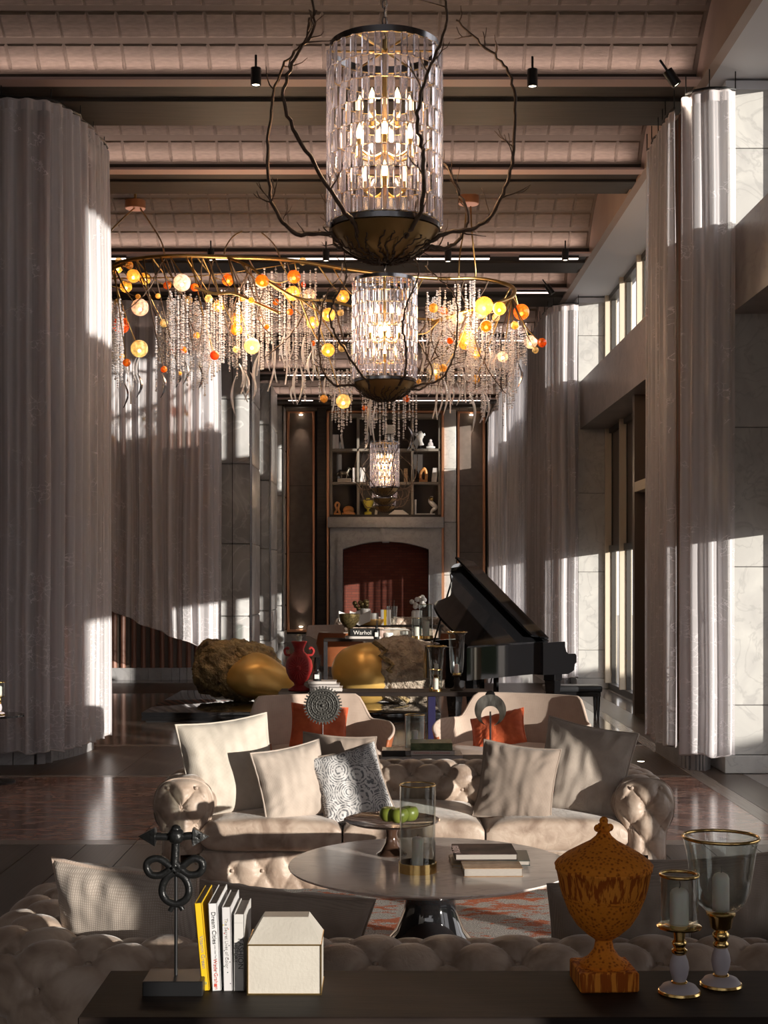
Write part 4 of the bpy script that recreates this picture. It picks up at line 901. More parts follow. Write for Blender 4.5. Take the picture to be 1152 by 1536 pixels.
nt.links.new(ramp(nt, sm.outputs[0], [(0.36,(0.15,0.15,0.16)),(0.50,(0.60,0.58,0.57))]), b.inputs['Base Color']); b.inputs['Roughness'].default_value = 0.9
R = math.radians
def lean(tx, ry, rz): return (R(tx), R(ry), R(rz))
cushion('large cream ribbed cushion at the left end of the far sofa', (-0.86, 7.98, 0.415), 0.56, 0.58, 0.20, lean(-14, -5, 24), m_linen, 1)
cushion('tan linen cushion, second from the left on the far sofa', (-0.47, 7.83, 0.415), 0.44, 0.44, 0.17, lean(-16, -7, 30), m_tan, 2)
cushion('grey and white lace patterned cushion on the far sofa', (-0.13, 7.84, 0.415), 0.41, 0.43, 0.15, lean(-20, -13, 14), m_lace, 3, m_brown)
cushion('grey brown cushion peeking out behind the lace cushion', (-0.30, 8.16, 0.415), 0.44, 0.46, 0.13, lean(-12, 4, 0), m_brown, 8)
cushion('dark brown linen cushion in front at the right of the far sofa', (0.72, 7.82, 0.415), 0.45, 0.45, 0.17, lean(-18, 6, -14), m_brown, 4)
cushion('large beige ribbed cushion at the right end of the far sofa', (1.10, 7.98, 0.415), 0.54, 0.55, 0.19, lean(-14, 9, -22), m_stripe, 5)
cushion('wide beige ribbed cushion with beaded edge at the left of the near sofa', (-0.80, 4.42, 0.44), 0.50, 0.48, 0.20, lean(16, 3, -16), m_stripe, 6, m_chairfab)
cushion('flat brown cushion behind the yellow book on the near sofa', (-0.40, 4.56, 0.40), 0.60, 0.44, 0.16, lean(22, 8, 6), m_brown, 7)
cushion('dark brown linen cushion left of the orange urn on the near sofa', (0.76, 4.42, 0.42), 0.48, 0.46, 0.16, lean(14, -4, 8), m_brown, 9)
cushion('brown ribbed cushion behind the brass candlesticks on the near sofa', (1.07, 4.62, 0.42), 0.60, 0.50, 0.18, lean(16, -2, 10), m_brown, 10)
# ------------------------------------------------------------------ rug
m_rug, nt, b = mk('abstract_rug'); co = coords(nt, (1,1,1))
n1 = N(nt, 'ShaderNodeTexNoise', Scale=150, Detail=3); nt.links.new(co, n1.inputs['Vector'])
n2 = N(nt, 'ShaderNodeTexNoise', Scale=5.0, Detail=8, Roughness=0.75); nt.links.new(coords(nt, (1,1.9,1)), n2.inputs['Vector'])
n4 = N(nt, 'ShaderNodeTexNoise', Scale=2.2, Detail=2); nt.links.new(co, n4.inputs['Vector'])
c1 = ramp(nt, n1.outputs[0], [(0.38,(0.22,0.21,0.20)),(0.62,(0.66,0.63,0.59))])
c2 = ramp(nt, n1.outputs[0], [(0.4,(0.40,0.07,0.03)),(0.6,(0.62,0.22,0.10))])
ad = nt.nodes.new('ShaderNodeMath'); ad.operation='MULTIPLY_ADD'; ad.inputs[1].default_value = 0.5; nt.links.new(n4.outputs[0], ad.inputs[0]); nt.links.new(n2.outputs[0], ad.inputs[2])
f = ramp(nt, ad.outputs[0], [(0.77,(0,0,0)),(0.79,(1,1,1))])
mx = nt.nodes.new('ShaderNodeMix'); mx.data_type='RGBA'; nt.links.new(f, mx.inputs[0]); nt.links.new(c1, mx.inputs[6]); nt.links.new(c2, mx.inputs[7])
nt.links.new(mx.outputs[2], b.inputs['Base Color']); b.inputs['Roughness'].default_value = 1; bump(nt, b, n1.outputs[0], 0.6, 0.008)
rug = tag(MB().bbox(-1.75, 2.15, -1.9, 1.9, 0.0, 0.014, 0.005, 1).build('rug', m_rug, None, 30, loc=(0, 6.35, 0.001)), 'grey speckled rug with orange red patches under the coffee table', 'rug')
# ------------------------------------------------------------------ coffee table and what stands on it
m_tabletop = marble('pink_white_marble', (0.86,0.76,0.69), (0.58,0.49,0.44), (0.76,0.66,0.60), 2.6, 0.16, stretch=(0.6,1.6,1))
ct = thing('coffee_table', 'round marble topped coffee table on a black trumpet base', 'coffee table', (0.215, 6.50, 0.015))
MB().lathe([(0.001,0.400),(0.60,0.402),(0.665,0.425),(0.670,0.431),(0.668,0.435),(0.001,0.435)], 96, cap=False).build('marble_top', m_tabletop, ct, 30)
MB().lathe([(0.345,0),(0.345,0.012),(0.30,0.022),(0.22,0.06),(0.16,0.13),(0.125,0.22),(0.118,0.30),(0.135,0.37),(0.17,0.402)], 64).build('base', m_piano, ct, 40)
TZ = 0.45
def hurricane(label, loc, r, h, ringh, mat=None, candle_h=0.12, cr=0.028, grp=None, flare=0.0, topring=True):
    t = thing('hurricane_lantern', label, 'candle holder', loc, group=grp)
    MB().lathe([(0.001,0),(r*1.05,0),(r*1.05,ringh),(r*1.0,ringh),(r*1.0,0.012),(0.001,0.012)], 32, cap=False).build('brass_base', m_brass, t, 30)
    MB().lathe([(r*0.985,0.014),(r*0.985,h*0.6),(r*(0.985+flare),h),(r*(0.965+flare),h),(r*0.965,h*0.6),(r*0.965,0.014)], 40, cap=False).build('glass_cylinder', m_hglass, t, 40)
    if topring: MB().tube([(r*(0.98+flare)*math.cos(a), r*(0.98+flare)*math.sin(a), h) for a in [2*math.pi*i/36 for i in range(36)]], 0.0035, 6, True).build('rim', m_brass, t, 180)
    c = MB().lathe([(cr,0.013),(cr,candle_h),(cr*0.8,candle_h+0.008),(cr*0.3,candle_h+0.012),(0.001,candle_h+0.010)], 20, cap=False).build('candle', m_wax, t, 40)
    MB().tube([(0,0,candle_h+0.01),(0.002,0,candle_h+0.022)], 0.0015, 5).build('wick', m_wick, c, 60)
    return t
q = px(626, 1303, 6.05); hurricane('tall clear glass hurricane on a brass ring with white candle, on the marble table', (0.152, 6.33, TZ), 0.084, 0.40, 0.045, candle_h=0.15, cr=0.026)
cs_ = thing('cake_stand', 'dark smoked pedestal dish holding green apples', 'cake stand', (0.035, 6.72, TZ))
m_smoke = plain('smoked_bronze_dish', (0.085,0.045,0.030), 0.10, 0.3, coat=0.6)
MB().lathe([(0.001,0.135),(0.03,0.14),(0.12,0.146),(0.20,0.156),(0.232,0.168),(0.235,0.173),(0.228,0.172),(0.19,0.163),(0.001,0.152)], 64, cap=False).build('dish', m_smoke, cs_, 40)
MB().lathe([(0.075,0),(0.075,0.006),(0.055,0.02),(0.032,0.06),(0.026,0.10),(0.034,0.14)], 32).build('foot', m_smoke, cs_, 40)
m_apple = plain('green_apple', (0.13,0.16,0.02), 0.35, 0, (0.24,0.27,0.05), 9); m_stem = plain('apple_stem', (0.08,0.05,0.02), 0.8)
for k, (dx, dy, lb) in enumerate([(-0.045,-0.02,'green apple on the left of the dark dish'),(0.005,-0.055,'green apple at the front of the dark dish'),(0.055,0.0,'green apple behind the tall glass on the dark dish')]):
    a = thing('apple', lb, 'apple', (0.035+0.03+dx, 6.72+dy, TZ+0.158), group='green apples on the dish')
    R_ = 0.046; pr = []
    for j in range(17):
        th = math.pi*j/16; rr = R_*(1.0+0.10*math.cos(th)*-1+0.02); dz = -R_*0.92*math.cos(th)
        dip = 0.016*math.exp(-((math.pi-th)/0.42)**2)+0.010*-math.exp(-(th/0.4)**2)
        pr.append((max(0.0005, R_*math.sin(th)**0.85*(1+0.07*(-math.cos(th)))), R_*0.95+dz-dip))
    MB().lathe(pr, 24, cap=False).build('flesh', m_apple, a, 180); MB().tube([(0,0,0.052),(0.004,0.002,0.078)], 0.0016, 5).build('stem', m_stem, a, 60)
# ------------------------------------------------------------------ books
def cover(name, col, rough=0.4, col2=None, scale=14): return plain(name, col, rough, 0, col2, scale)
def book(label, loc, L, Wd, H, mat, rz=0, group=None, name='book', rot=None, spine_mat=None, standing=False):
    """lying flat: L along x, Wd along y, H thick; spine on the -y side"""
    t = thing(name, label, 'book', loc, rz, group, rot)
    c = 0.0035
    MB().bbox(-L/2, L/2, -Wd/2, Wd/2, 0, c, 0.001, 1).bbox(-L/2, L/2, -Wd/2, Wd/2, H-c, H, 0.001, 1).bbox(-L/2, L/2, -Wd/2, -Wd/2+c, 0, H, 0.001, 1).build('cover', mat, t, 30)
    MB().box(-L/2+0.005, L/2-0.005, -Wd/2+c, Wd/2-0.006, c, H-c).build('pages', m_paper, t, 0)
    return t
def text_on(parent, txt, size, loc, rot, mat, name='title'):
    cu = bpy.data.curves.new(name, 'FONT'); cu.body = txt; cu.size = size; cu.extrude = 0.0002; cu.align_x = 'LEFT'; cu.resolution_u = 3
    tmp = bpy.data.objects.new('tmp', cu); COL.objects.link(tmp); dg = bpy.context.evaluated_depsgraph_get()
    me = bpy.data.meshes.new_from_object(tmp.evaluated_get(dg)); bpy.data.objects.remove(tmp)
    me.materials.clear(); me.materials.append(mat)
    o = bpy.data.objects.new(name, me); COL.objects.link(o); o.parent = parent; o.location = loc; o.rotation_euler = rot; return o
c_dk = cover('dark_photo_cover', (0.012,0.010,0.010), 0.6, (0.10,0.06,0.055), 9); c_dk.node_tree.nodes['Principled BSDF'].inputs['Specular IOR Level'].default_value = 0.2; c_tl = cover('dark_teal_cover', (0.035,0.055,0.05), 0.35); c_ma = cover('brown_collage_cover', (0.24,0.13,0.06), 0.4, (0.36,0.24,0.14), 30)
c_cr = cover('tan_cover', (0.45,0.34,0.22), 0.5); t_white = plain('print_white', (0.75,0.72,0.68), 0.5); t_black = plain('print_black', (0.03,0.03,0.03), 0.5); t_red = plain('print_red', (0.55,0.08,0.05), 0.5); t_grey = plain('print_grey', (0.28,0.27,0.26), 0.5); t_pink = plain('print_rose', (0.50,0.36,0.34), 0.5)
gb = 'books on the marble coffee table'
book('thick book with brown collage cover at the front of the marble table', (0.490, 6.30, TZ), 0.27, 0.17, 0.040, c_ma, 0.02+math.pi, gb)
book('tan edged book at the bottom of the pile on the marble table', (0.455, 6.52, TZ), 0.285, 0.22, 0.018, c_cr, 0.03+math.pi, gb)
book('dark green book in the middle of the pile on the marble table', (0.525, 6.50, TZ+0.018), 0.31, 0.25, 0.024, c_tl, -0.04+math.pi, gb)
bt_ = book('large black photo book on top of the pile on the marble table', (0.47, 6.50, TZ+0.042), 0.29, 0.25, 0.030, c_dk, 0.02+math.pi, gb)
text_on(bt_, 'Rubell', 0.07, (0.118, 0.10, 0.0302), (0,0,-math.pi/2), t_pink)
# ------------------------------------------------------------------ foreground console and its display
con = thing('console_table', 'very dark espresso wood console table across the foreground', 'console table', (0.0, 3.13, 0))
MB().bbox(-0.70, 1.5, 0, 0.375, 0.755, 0.80, 0.003, 1).build('top', m_console, con, 30)
MB().bbox(-0.66, 1.46, 0.02, 0.355, 0.62, 0.755, 0.003, 1).build('apron', m_console, con, 30)
for x in (-0.66, 1.40):
    for y in (0.02, 0.295): MB().bbox(x, x+0.06, y, y+0.06, 0, 0.62, 0.003, 1).build('leg', m_console, con, 30)
CZ = 0.80
# iron standard: cross with arrowheads, loops and knot on a rod
an = thing('knot_sculpture', 'black cast iron arrow and looped knot sculpture on a rod and block', 'sculpture', (-0.5076, 3.34, CZ))
MB().bbox(-0.072, 0.072, -0.055, 0.055, 0, 0.036, 0.002, 1).build('block', m_black, an, 30)
MB().tube([(0,0.0,0.03),(0,0,0.28)], 0.0042, 8).build('rod', m_black, an, 60)
sc = 3.34/F
def ac(x, y): return Vector(((x-263)*sc, 0, 0.0)) + Vector((0,0,(1478-y)*sc+0.018))
m = MB()
m.tube(spline([ac(226,1259), ac(240,1259), ac(263,1260), ac(284,1258), ac(300,1258)], 6), 0.0098, 10)
m.tube(spline([ac(263,1249), ac(263,1262), ac(262,1280), ac(261,1303)], 6), [0.013,0.0145,0.014,0.0125,0.0115,0.011]+[0.0105]*13, 10)
m.sph(ac(263,1258), 0.021, 14, 10); m.sph(ac(263,1249), 0.013, 12, 8)
for sx, tip, base in ((-1, 206, 232), (1, 313, 289)):
    cz = ac(tip, 1259).z
    m.add([(ac(tip,0).x,0,cz), (ac(base,0).x,-0.012,cz-0.022),(ac(base,0).x,0.012,cz-0.022),(ac(base,0).x,0.012,cz+0.022),(ac(base,0).x,-0.012,cz+0.022),(ac(base+sx*-4,0).x,0,cz)], [(0,1,2),(0,2,3),(0,3,4),(0,4,1),(5,2,1),(5,3,2),(5,4,3),(5,1,4)])
def loop(pts, r=0.0088): m.tube(spline([ac(*p) for p in pts], 7), r, 9)
loop([(263,1313),(250,1300),(236,1292),(222,1296),(219,1306),(226,1316),(240,1317),(252,1310),(263,1299)], 0.0095)
loop([(263,1313),(277,1300),(290,1292),(301,1296),(303,1306),(296,1315),(283,1316),(273,1310),(263,1299)], 0.0095)
loop([(262,1312),(250,1320),(243,1333),(243,1346),(251,1356),(264,1360),(276,1355),(282,1344),(281,1331),(274,1319),(262,1312)], 0.0095)
loop([(264,1358),(258,1364),(254,1371)], 0.0065); loop([(264,1358),(270,1364),(273,1369)], 0.0065)
m.build('knot', m_blackcast, an, 60)
# four standing books
def upright(label, x, h, dpt, th, mat, tilt=0, y=3.33, inset=0):
    t = thing('book', label, 'book', (x, y, CZ), rot=(0, tilt, 0), group='books standing on the foreground console')
    c = 0.003
    MB().bbox(0, c, 0, dpt, 0, h, 0.001, 1).bbox(th-c, th, 0, dpt, 0, h, 0.001, 1).bbox(0, th, 0, c, 0, h, 0.001, 1).build('cover', mat, t, 30)
    MB().box(c, th-c, c, dpt-0.006, 0.003, h-0.004).build('pages', m_paper, t, 0)
    return t
c_y = cover('yellow_cover', (0.72,0.45,0.015), 0.4); c_w = cover('white_cover', (0.66,0.65,0.65), 0.35); c_w2 = cover('warm_white_cover', (0.60,0.58,0.58), 0.4); c_w3 = cover('cream_cover', (0.58,0.56,0.53), 0.4)
sc2 = 3.33/F
def bx(x): return (x-VX)*sc2
rb = -math.pi/2
def spine(parent, txt, size, x, z, mat, nm='spine_text'): return text_on(parent, txt, size, (x, -0.0006, z), (math.pi/2, math.pi/2, 0), mat, nm)
b1 = upright('thin yellow book leaning at the left of the console books', bx(303), 0.213, 0.20, 0.0185, c_y, -0.09)
spine(b1, 'Vitamin Green', 0.0135, 0.006, 0.134, t_grey); spine(b1, '©', 0.010, 0.006, 0.022, plain('print_teal', (0.05,0.3,0.3), 0.5), 'emblem')
b2 = upright('white book titled Dream Cities beside the yellow book', bx(318), 0.212, 0.21, 0.0225, c_w, -0.048)
spine(b2, 'Dream Cities', 0.0145, 0.0075, 0.192, t_black); spine(b2, 'Wade Graham', 0.0125, 0.0075, 0.078, t_red)
spine(b2, 'Seven Urban Ideas That Shape the World', 0.0048, 0.0115, 0.125, t_grey, 'subtitle'); MB().box(0.006,0.013,-0.0006,0,0.010,0.017).build('emblem', t_red, b2, 0)
b3 = upright('white book with coloured dots on its spine', bx(335), 0.203, 0.19, 0.0225, c_w2, -0.024)
spine(b3, 'The Secret Lives of Color', 0.0115, 0.0075, 0.176, t_grey)
for k, (dx, dz, cc) in enumerate([(0.004,0.160,(0.75,0.55,0.05)),(0.016,0.150,(0.6,0.12,0.04)),(0.006,0.140,(0.45,0.04,0.04)),(0.010,0.168,(0.75,0.6,0.1)),(0.017,0.110,(0.1,0.1,0.12)),(0.005,0.098,(0.1,0.08,0.1)),(0.013,0.078,(0.1,0.05,0.05)),(0.018,0.070,(0.1,0.1,0.1)),(0.012,0.045,(0.05,0.1,0.1)),(0.018,0.018,(0.08,0.05,0.1)),(0.004,0.060,(0.1,0.15,0.1))]):
    MB().lathe([(0.001,-0.0003),(0.0013,-0.0003),(0.0013,0.0003)], 12).xf(Matrix.Translation((dx,-0.0004,dz)) @ Matrix.Rotation(math.pi/2,4,'X')).build('dot', plain('dot_%d' % k, cc, 0.5), b3, 0)
b4 = upright('cream book titled Fashion History at the right of the row', bx(350), 0.186, 0.17, 0.0265, c_w3, 0.0)
spine(b4, 'FASHION', 0.0180, 0.0120, 0.128, t_black); spine(b4, 'HISTORY', 0.0120, 0.0025, 0.118, t_black); MB().box(0.002,0.022,-0.0006,0,0.165,0.1656).build('rule_line', t_grey, b4, 0)
# gem shaped box
m_parch = plain('parchment_shagreen', (0.50,0.46,0.40), 0.45, 0, (0.56,0.52,0.455), 10, 5, 0.1, 120)
gbx = thing('lidded_box', 'pale parchment box with sloping lid and thin gold edges, beside the books', 'box', (-0.241, 3.30, CZ), 0.0)
MB().box(-0.0875, 0.0875, 0, 0.14, 0.002, 0.120).build('box_body', m_parch, gbx, 20)
for pts in ([(-.0885,-.001),(.0885,-.001)],):
    pass
for z in (0.0, 0.118): MB().box(-0.0895, 0.0895, -0.002, 0.142, z, z+0.0035).build('brass_edge', m_agedbrass, gbx, 20)
for x in (-0.0895, 0.0865): MB().box(x, x+0.003, -0.002, 0.001, 0.002, 0.12).build('brass_edge', m_agedbrass, gbx, 20)
MB().add([(-.0875,0,.1215),(.0875,0,.1215),(.0875,.14,.1215),(-.0875,.14,.1215),(-.055,.045,.176),(.055,.045,.176),(.055,.10,.176),(-.055,.10,.176)], [(3,2,1,0),(4,5,6,7),(0,1,5,4),(1,2,6,5),(2,3,7,6),(3,0,4,7)]).build('faceted_lid', m_parch, gbx, 20)
# orange urn
m_urn, nt, b = mk('orange_carved_wood'); co = coords(nt, (1,1,1))
vz = N(nt, 'ShaderNodeTexVoronoi', Scale=105); nt.links.new(co, vz.inputs['Vector'])
nt.links.new(ramp(nt, vz.outputs[0], [(0.15,(0.30,0.065,0.006)),(0.5,(0.72,0.235,0.02))]), b.inputs['Base Color']); b.inputs['Roughness'].default_value=0.75; b.inputs['Specular IOR Level'].default_value=0.2; bump(nt, b, vz.outputs[0], 0.5, 0.003)
m_urn2, nt, b = mk('orange_fluted_wood'); wv = N(nt, 'ShaderNodeTexNoise', Scale=26, Detail=4); nt.links.new(coords(nt, (4,4,0.35)), wv.inputs['Vector'])
nt.links.new(ramp(nt, wv.outputs[0], [(0.44,(0.34,0.075,0.006)),(0.52,(0.74,0.26,0.03))]), b.inputs['Base Color']); b.inputs['Roughness'].default_value=0.75; b.inputs['Specular IOR Level'].default_value=0.2; bump(nt, b, wv.outputs[0], 0.6, 0.003)
urn = thing('lidded_urn', 'orange carved wood lidded urn on a square foot at the right of the console', 'urn', (0.540, 3.385, CZ), 0.05)
k = 3.26/F
MB().bbox(-0.072, 0.072, -0.072, 0.072, 0, 0.048, 0.004, 1).build('square_foot', m_urn2, urn, 30)
MB().lathe([(0.058,0.046),(0.060,0.056),(0.040,0.068),(0.025,0.088),(0.021,0.108),(0.026,0.118)], 40).build('stem', m_urn, urn, 60)
MB().lathe([(0.022,0.112),(0.040,0.124),(0.066,0.147),(0.086,0.178),(0.099,0.212),(0.103,0.222)], 56).build('lower_bowl', m_urn, urn, 60)
MB().lathe([(0.100,0.214),(0.108,0.240),(0.113,0.265),(0.116,0.280),(0.119,0.284),(0.119,0.289),(0.115,0.292)], 56).build('fluted_band', m_urn2, urn, 60)
MB().lathe([(0.119,0.290),(0.121,0.296),(0.114,0.305),(0.092,0.322),(0.060,0.340),(0.034,0.354),(0.020,0.366),(0.014,0.376),(0.001,0.378)], 56, cap=False).build('lid', m_urn, urn, 60)
m = MB().sph((0,0,0.386), 0.0155, 14, 10); m.sph((0,0,0.403), 0.011, 12, 8)
for a in range(4): m.sph((0.017*math.cos(a*math.pi/2+.3), 0.017*math.sin(a*math.pi/2+.3), 0.386), 0.0095, 10, 8)
m.build('finial', m_urn, urn, 60)
def candlestick(label, loc, glass_prof, stem, s=1.0, candle=(0.02,0.10), z0=0.17, rim=None, grp='brass and grey ceramic candlesticks on the console'):
    t = thing('candlestick', label, 'candle holder', loc, group=grp)
    MB().lathe([(0.001,0),(0.050,0.0),(0.052,0.004),(0.050,0.009),(0.044,0.011)], 36, cap=False).build('brass_foot', m_brass, t, 40)
    MB().lathe([(0.048,0.0095),(0.040,0.020),(0.020,0.026),(0.001,0.026)], 36, cap=False).build('ceramic_foot', m_lilac, t, 60)
    MB().lathe([(0.018,0.025),(0.020,0.028),(0.018,0.031)], 24).build('collar', m_brass, t, 60)
    MB().lathe([(0.015,0.030),(0.021,0.048),(0.0235,0.064),(0.021,0.080),(0.015,0.095)], 28).build('ceramic_stem', m_lilac, t, 60)
    MB().lathe(stem, 32).build('brass_cup', m_brass, t, 50)
    MB().lathe(glass_prof, 40, cap=False).build('glass_shade', m_hglass, t, 50)
    rr, rz_ = rim; MB().tube([(rr*math.cos(a), rr*math.sin(a), rz_) for a in [2*math.pi*i/40 for i in range(40)]], 0.0045, 6, True).build('gold_rim', m_brass, t, 180)
    r, h = candle
    c = MB().lathe([(r,z0),(r,z0+h),(r*0.8,z0+h+0.008),(r*0.4,z0+h+0.013),(0.001,z0+h+0.012)], 24).build('candle', m_wax, t, 40)
    MB().tube([(0,0,z0+h+0.01),(0.003,0,z0+h+0.02),(0.001,0.001,z0+h+0.028)], 0.0013, 5).build('wick', m_wick, c, 60)
    return t
candlestick('shorter candlestick with straight glass shade, nearer the front edge', (0.710, 3.31, CZ), [(0.020,0.164),(0.044,0.168),(0.046,0.175),(0.045,0.285),(0.043,0.285),(0.044,0.176),(0.020,0.167)],
    [(0.013,0.094),(0.019,0.101),(0.019,0.106),(0.013,0.111),(0.018,0.120),(0.018,0.126),(0.013,0.131),(0.015,0.150),(0.026,0.156),(0.052,0.159),(0.054,0.163),(0.050,0.166),(0.001,0.167)], candle=(0.0225,0.075), z0=0.167, rim=(0.0445,0.286))
candlestick('taller candlestick with wide flared glass shade at the right edge', (0.825, 3.37, CZ), [(0.012,0.183),(0.040,0.188),(0.058,0.205),(0.070,0.235),(0.076,0.275),(0.084,0.330),(0.092,0.366),(0.090,0.366),(0.082,0.330),(0.074,0.275),(0.068,0.236),(0.056,0.207),(0.039,0.191),(0.012,0.186)],
    [(0.013,0.094),(0.019,0.100),(0.019,0.106),(0.014,0.112),(0.020,0.122),(0.020,0.130),(0.014,0.136),(0.026,0.145),(0.030,0.170),(0.036,0.176),(0.036,0.182),(0.001,0.184)], candle=(0.0205,0.080), z0=0.186, rim=(0.091,0.366))
# ------------------------------------------------------------------ console behind the far sofa
c2 = thing('console_table', 'low dark console behind the far sofa carrying books and small sculptures', 'console table', (0.12, 9.02, 0))
MB().bbox(-1.15, 1.25, 0, 0.42, 0.555, 0.59, 0.003, 1).build('top', m_console, c2, 30)
for x in (-1.12, 1.16):
    for y in (0.02, 0.34): MB().bbox(x, x+0.06, y, y+0.06, 0, 0.556, 0.003, 1).build('leg', m_console, c2, 30)
C2 = 0.59
c_gr = cover('green_botanical_cover', (0.05,0.09,0.03), 0.4, (0.14,0.17,0.07), 30); c_gy = cover('grey_cover', (0.42,0.38,0.36), 0.5); c_lg = cover('light_cover', (0.60,0.55,0.51), 0.5); c_bk = cover('black_cover', (0.02,0.02,0.02), 0.3)
g2 = 'books on the console behind the far sofa'
q = px(651, 1138, 9.12)
book('wide grey book at the bottom of the pile behind the far sofa', (0.345, 9.20, C2), 0.34, 0.27, 0.044, c_gy, 0.0, g2)
tb = book('light book with red lettering in the middle of the pile behind the far sofa', (0.318, 9.18, C2+0.044), 0.29, 0.24, 0.032, c_lg, 0.0, g2)
text_on(tb, 'FLAVORWORKS & FLAVORPHOBIA', 0.0155, (-0.128, -0.1206, 0.011), (math.pi/2,0,0), t_red, 'spine_text')
book('thick green book on top of the pile behind the far sofa', (0.310, 9.18, C2+0.076), 0.275, 0.23, 0.048, c_gr, 0.0, g2)
book('pale book with dark label at the left of the pile behind the far sofa', (0.075, 9.20, C2), 0.20, 0.22, 0.030, c_lg, 0.02, g2)
book('small black book with white lettering beside the green book pile', (0.060, 9.20, C2+0.030), 0.155, 0.20, 0.040, c_bk, 0.0, g2)
book('narrow dark book between the two piles behind the far sofa', (0.165, 9.24, C2), 0.10, 0.15, 0.062, c_gy, 0.0, g2)
hurricane('short hurricane glass with ivory candle behind the green book', (0.205, 9.34, C2), 0.068, 0.285, 0.02, candle_h=0.17, cr=0.022)
# gear disc sculpture
def disc_sculpture():
    t = thing('disc_sculpture', 'round dark carved gear edged disc on a thin stand behind the lace cushion', 'sculpture', (-0.41, 9.10, C2))
    zc = EYE-(1058-HY)*9.10/F-C2; rr = 0.112
    gear = []
    for i in range(36):
        a = 2*math.pi*i/36; gear += [((rr)*math.cos(a-0.05), zc+rr*math.sin(a-0.05)), ((rr+0.016)*math.cos(a-0.03), zc+(rr+0.016)*math.sin(a-0.03)), ((rr+0.016)*math.cos(a+0.03), zc+(rr+0.016)*math.sin(a+0.03)), (rr*math.cos(a+0.05), zc+rr*math.sin(a+0.05))]
    MB().prism(gear, -0.010, 0.010, 'y').build('gear_disc', m_carve, t, 30)
    for r_, w in ((0.100,0.006),(0.072,0.006),(0.045,0.006)):
        MB().tube([(r_*math.cos(a), -0.011, zc+r_*math.sin(a)) for a in [2*math.pi*i/40 for i in range(40)]], w, 6, True).build('raised_ring', m_carve, t, 180)
    m = MB()
    for n_, r_ in ((28,0.086),(18,0.058),(9,0.028)):
        for i in range(n_): a = 2*math.pi*i/n_; m.sph((r_*math.cos(a), -0.012, zc+r_*math.sin(a)), 0.0062, 7, 5)
    m.sph((0,-0.012,zc), 0.012, 10, 6); m.build('studs', m_carve, t, 180)
    MB().tube([(0,0,0.02),(0,0,zc-rr)], 0.004, 6).build('rod', m_nickel, t, 60); MB().bbox(-0.05,0.05,-0.04,0.04,0,0.02,0.002,1).build('block', m_black, t, 30)
m_carve = plain('carved_black_stone', (0.035,0.033,0.03), 0.4, 0.3, (0.10,0.095,0.085), 60, 3, 0.4, 90)
disc_sculpture()
def crescent():
    t = thing('crescent_sculpture', 'silver and black crescent pendant sculpture on a thin stand', 'sculpture', (0.70, 9.10, C2))
    zc = EYE-(1065-HY)*9.10/F-C2; out = []; inn = []
    for i in range(41):
        a = math.radians(-58+296*i/40); out.append((0.104*math.cos(a), zc+0.104*math.sin(a)))
    for i in range(41):
        a = math.radians(-66+312*(40-i)/40); inn.append((0.062*math.cos(a), zc-0.040+0.068*math.sin(a)))
    m = MB(); n = 41; P0 = out; P1 = inn[::-1]
    for yy in (-0.012, 0.012): m.add([(a,yy,c) for a,c in P0]+[(a,yy*1.5,c) for a,c in P1], [(i,i+1,n+i+1,n+i) for i in range(n-1)])
    for P in (P0, P1): m.add([(a,-0.012,c) for a,c in P]+[(a,0.012,c) for a,c in P], [(i,i+1,n+i+1,n+i) for i in range(n-1)])
    m.build('crescent', m_crs, t, 30)
    MB().lathe([(0.001,-0.012),(0.028,-0.01),(0.034,0),(0.028,0.01),(0.001,0.012)], 16).xf(Matrix.Translation((0,0,zc+0.095)) @ Matrix.Rotation(math.pi/2,4,'X')).build('knot', m_carve, t, 60)
    MB().tube([(0,0.0,0.02),(0,0,zc-0.01)], 0.006, 8).build('rod', m_nickel, t, 60); MB().bbox(-0.05,0.05,-0.04,0.04,0,0.02,0.002,1).build('block', m_black, t, 30)
m_crs = plain('silver_brushed_lacquer', (0.10,0.09,0.07), 0.3, 0.7, (0.62,0.58,0.48), 26, 5, 0.3, 60, (1,1,0.3))
crescent()
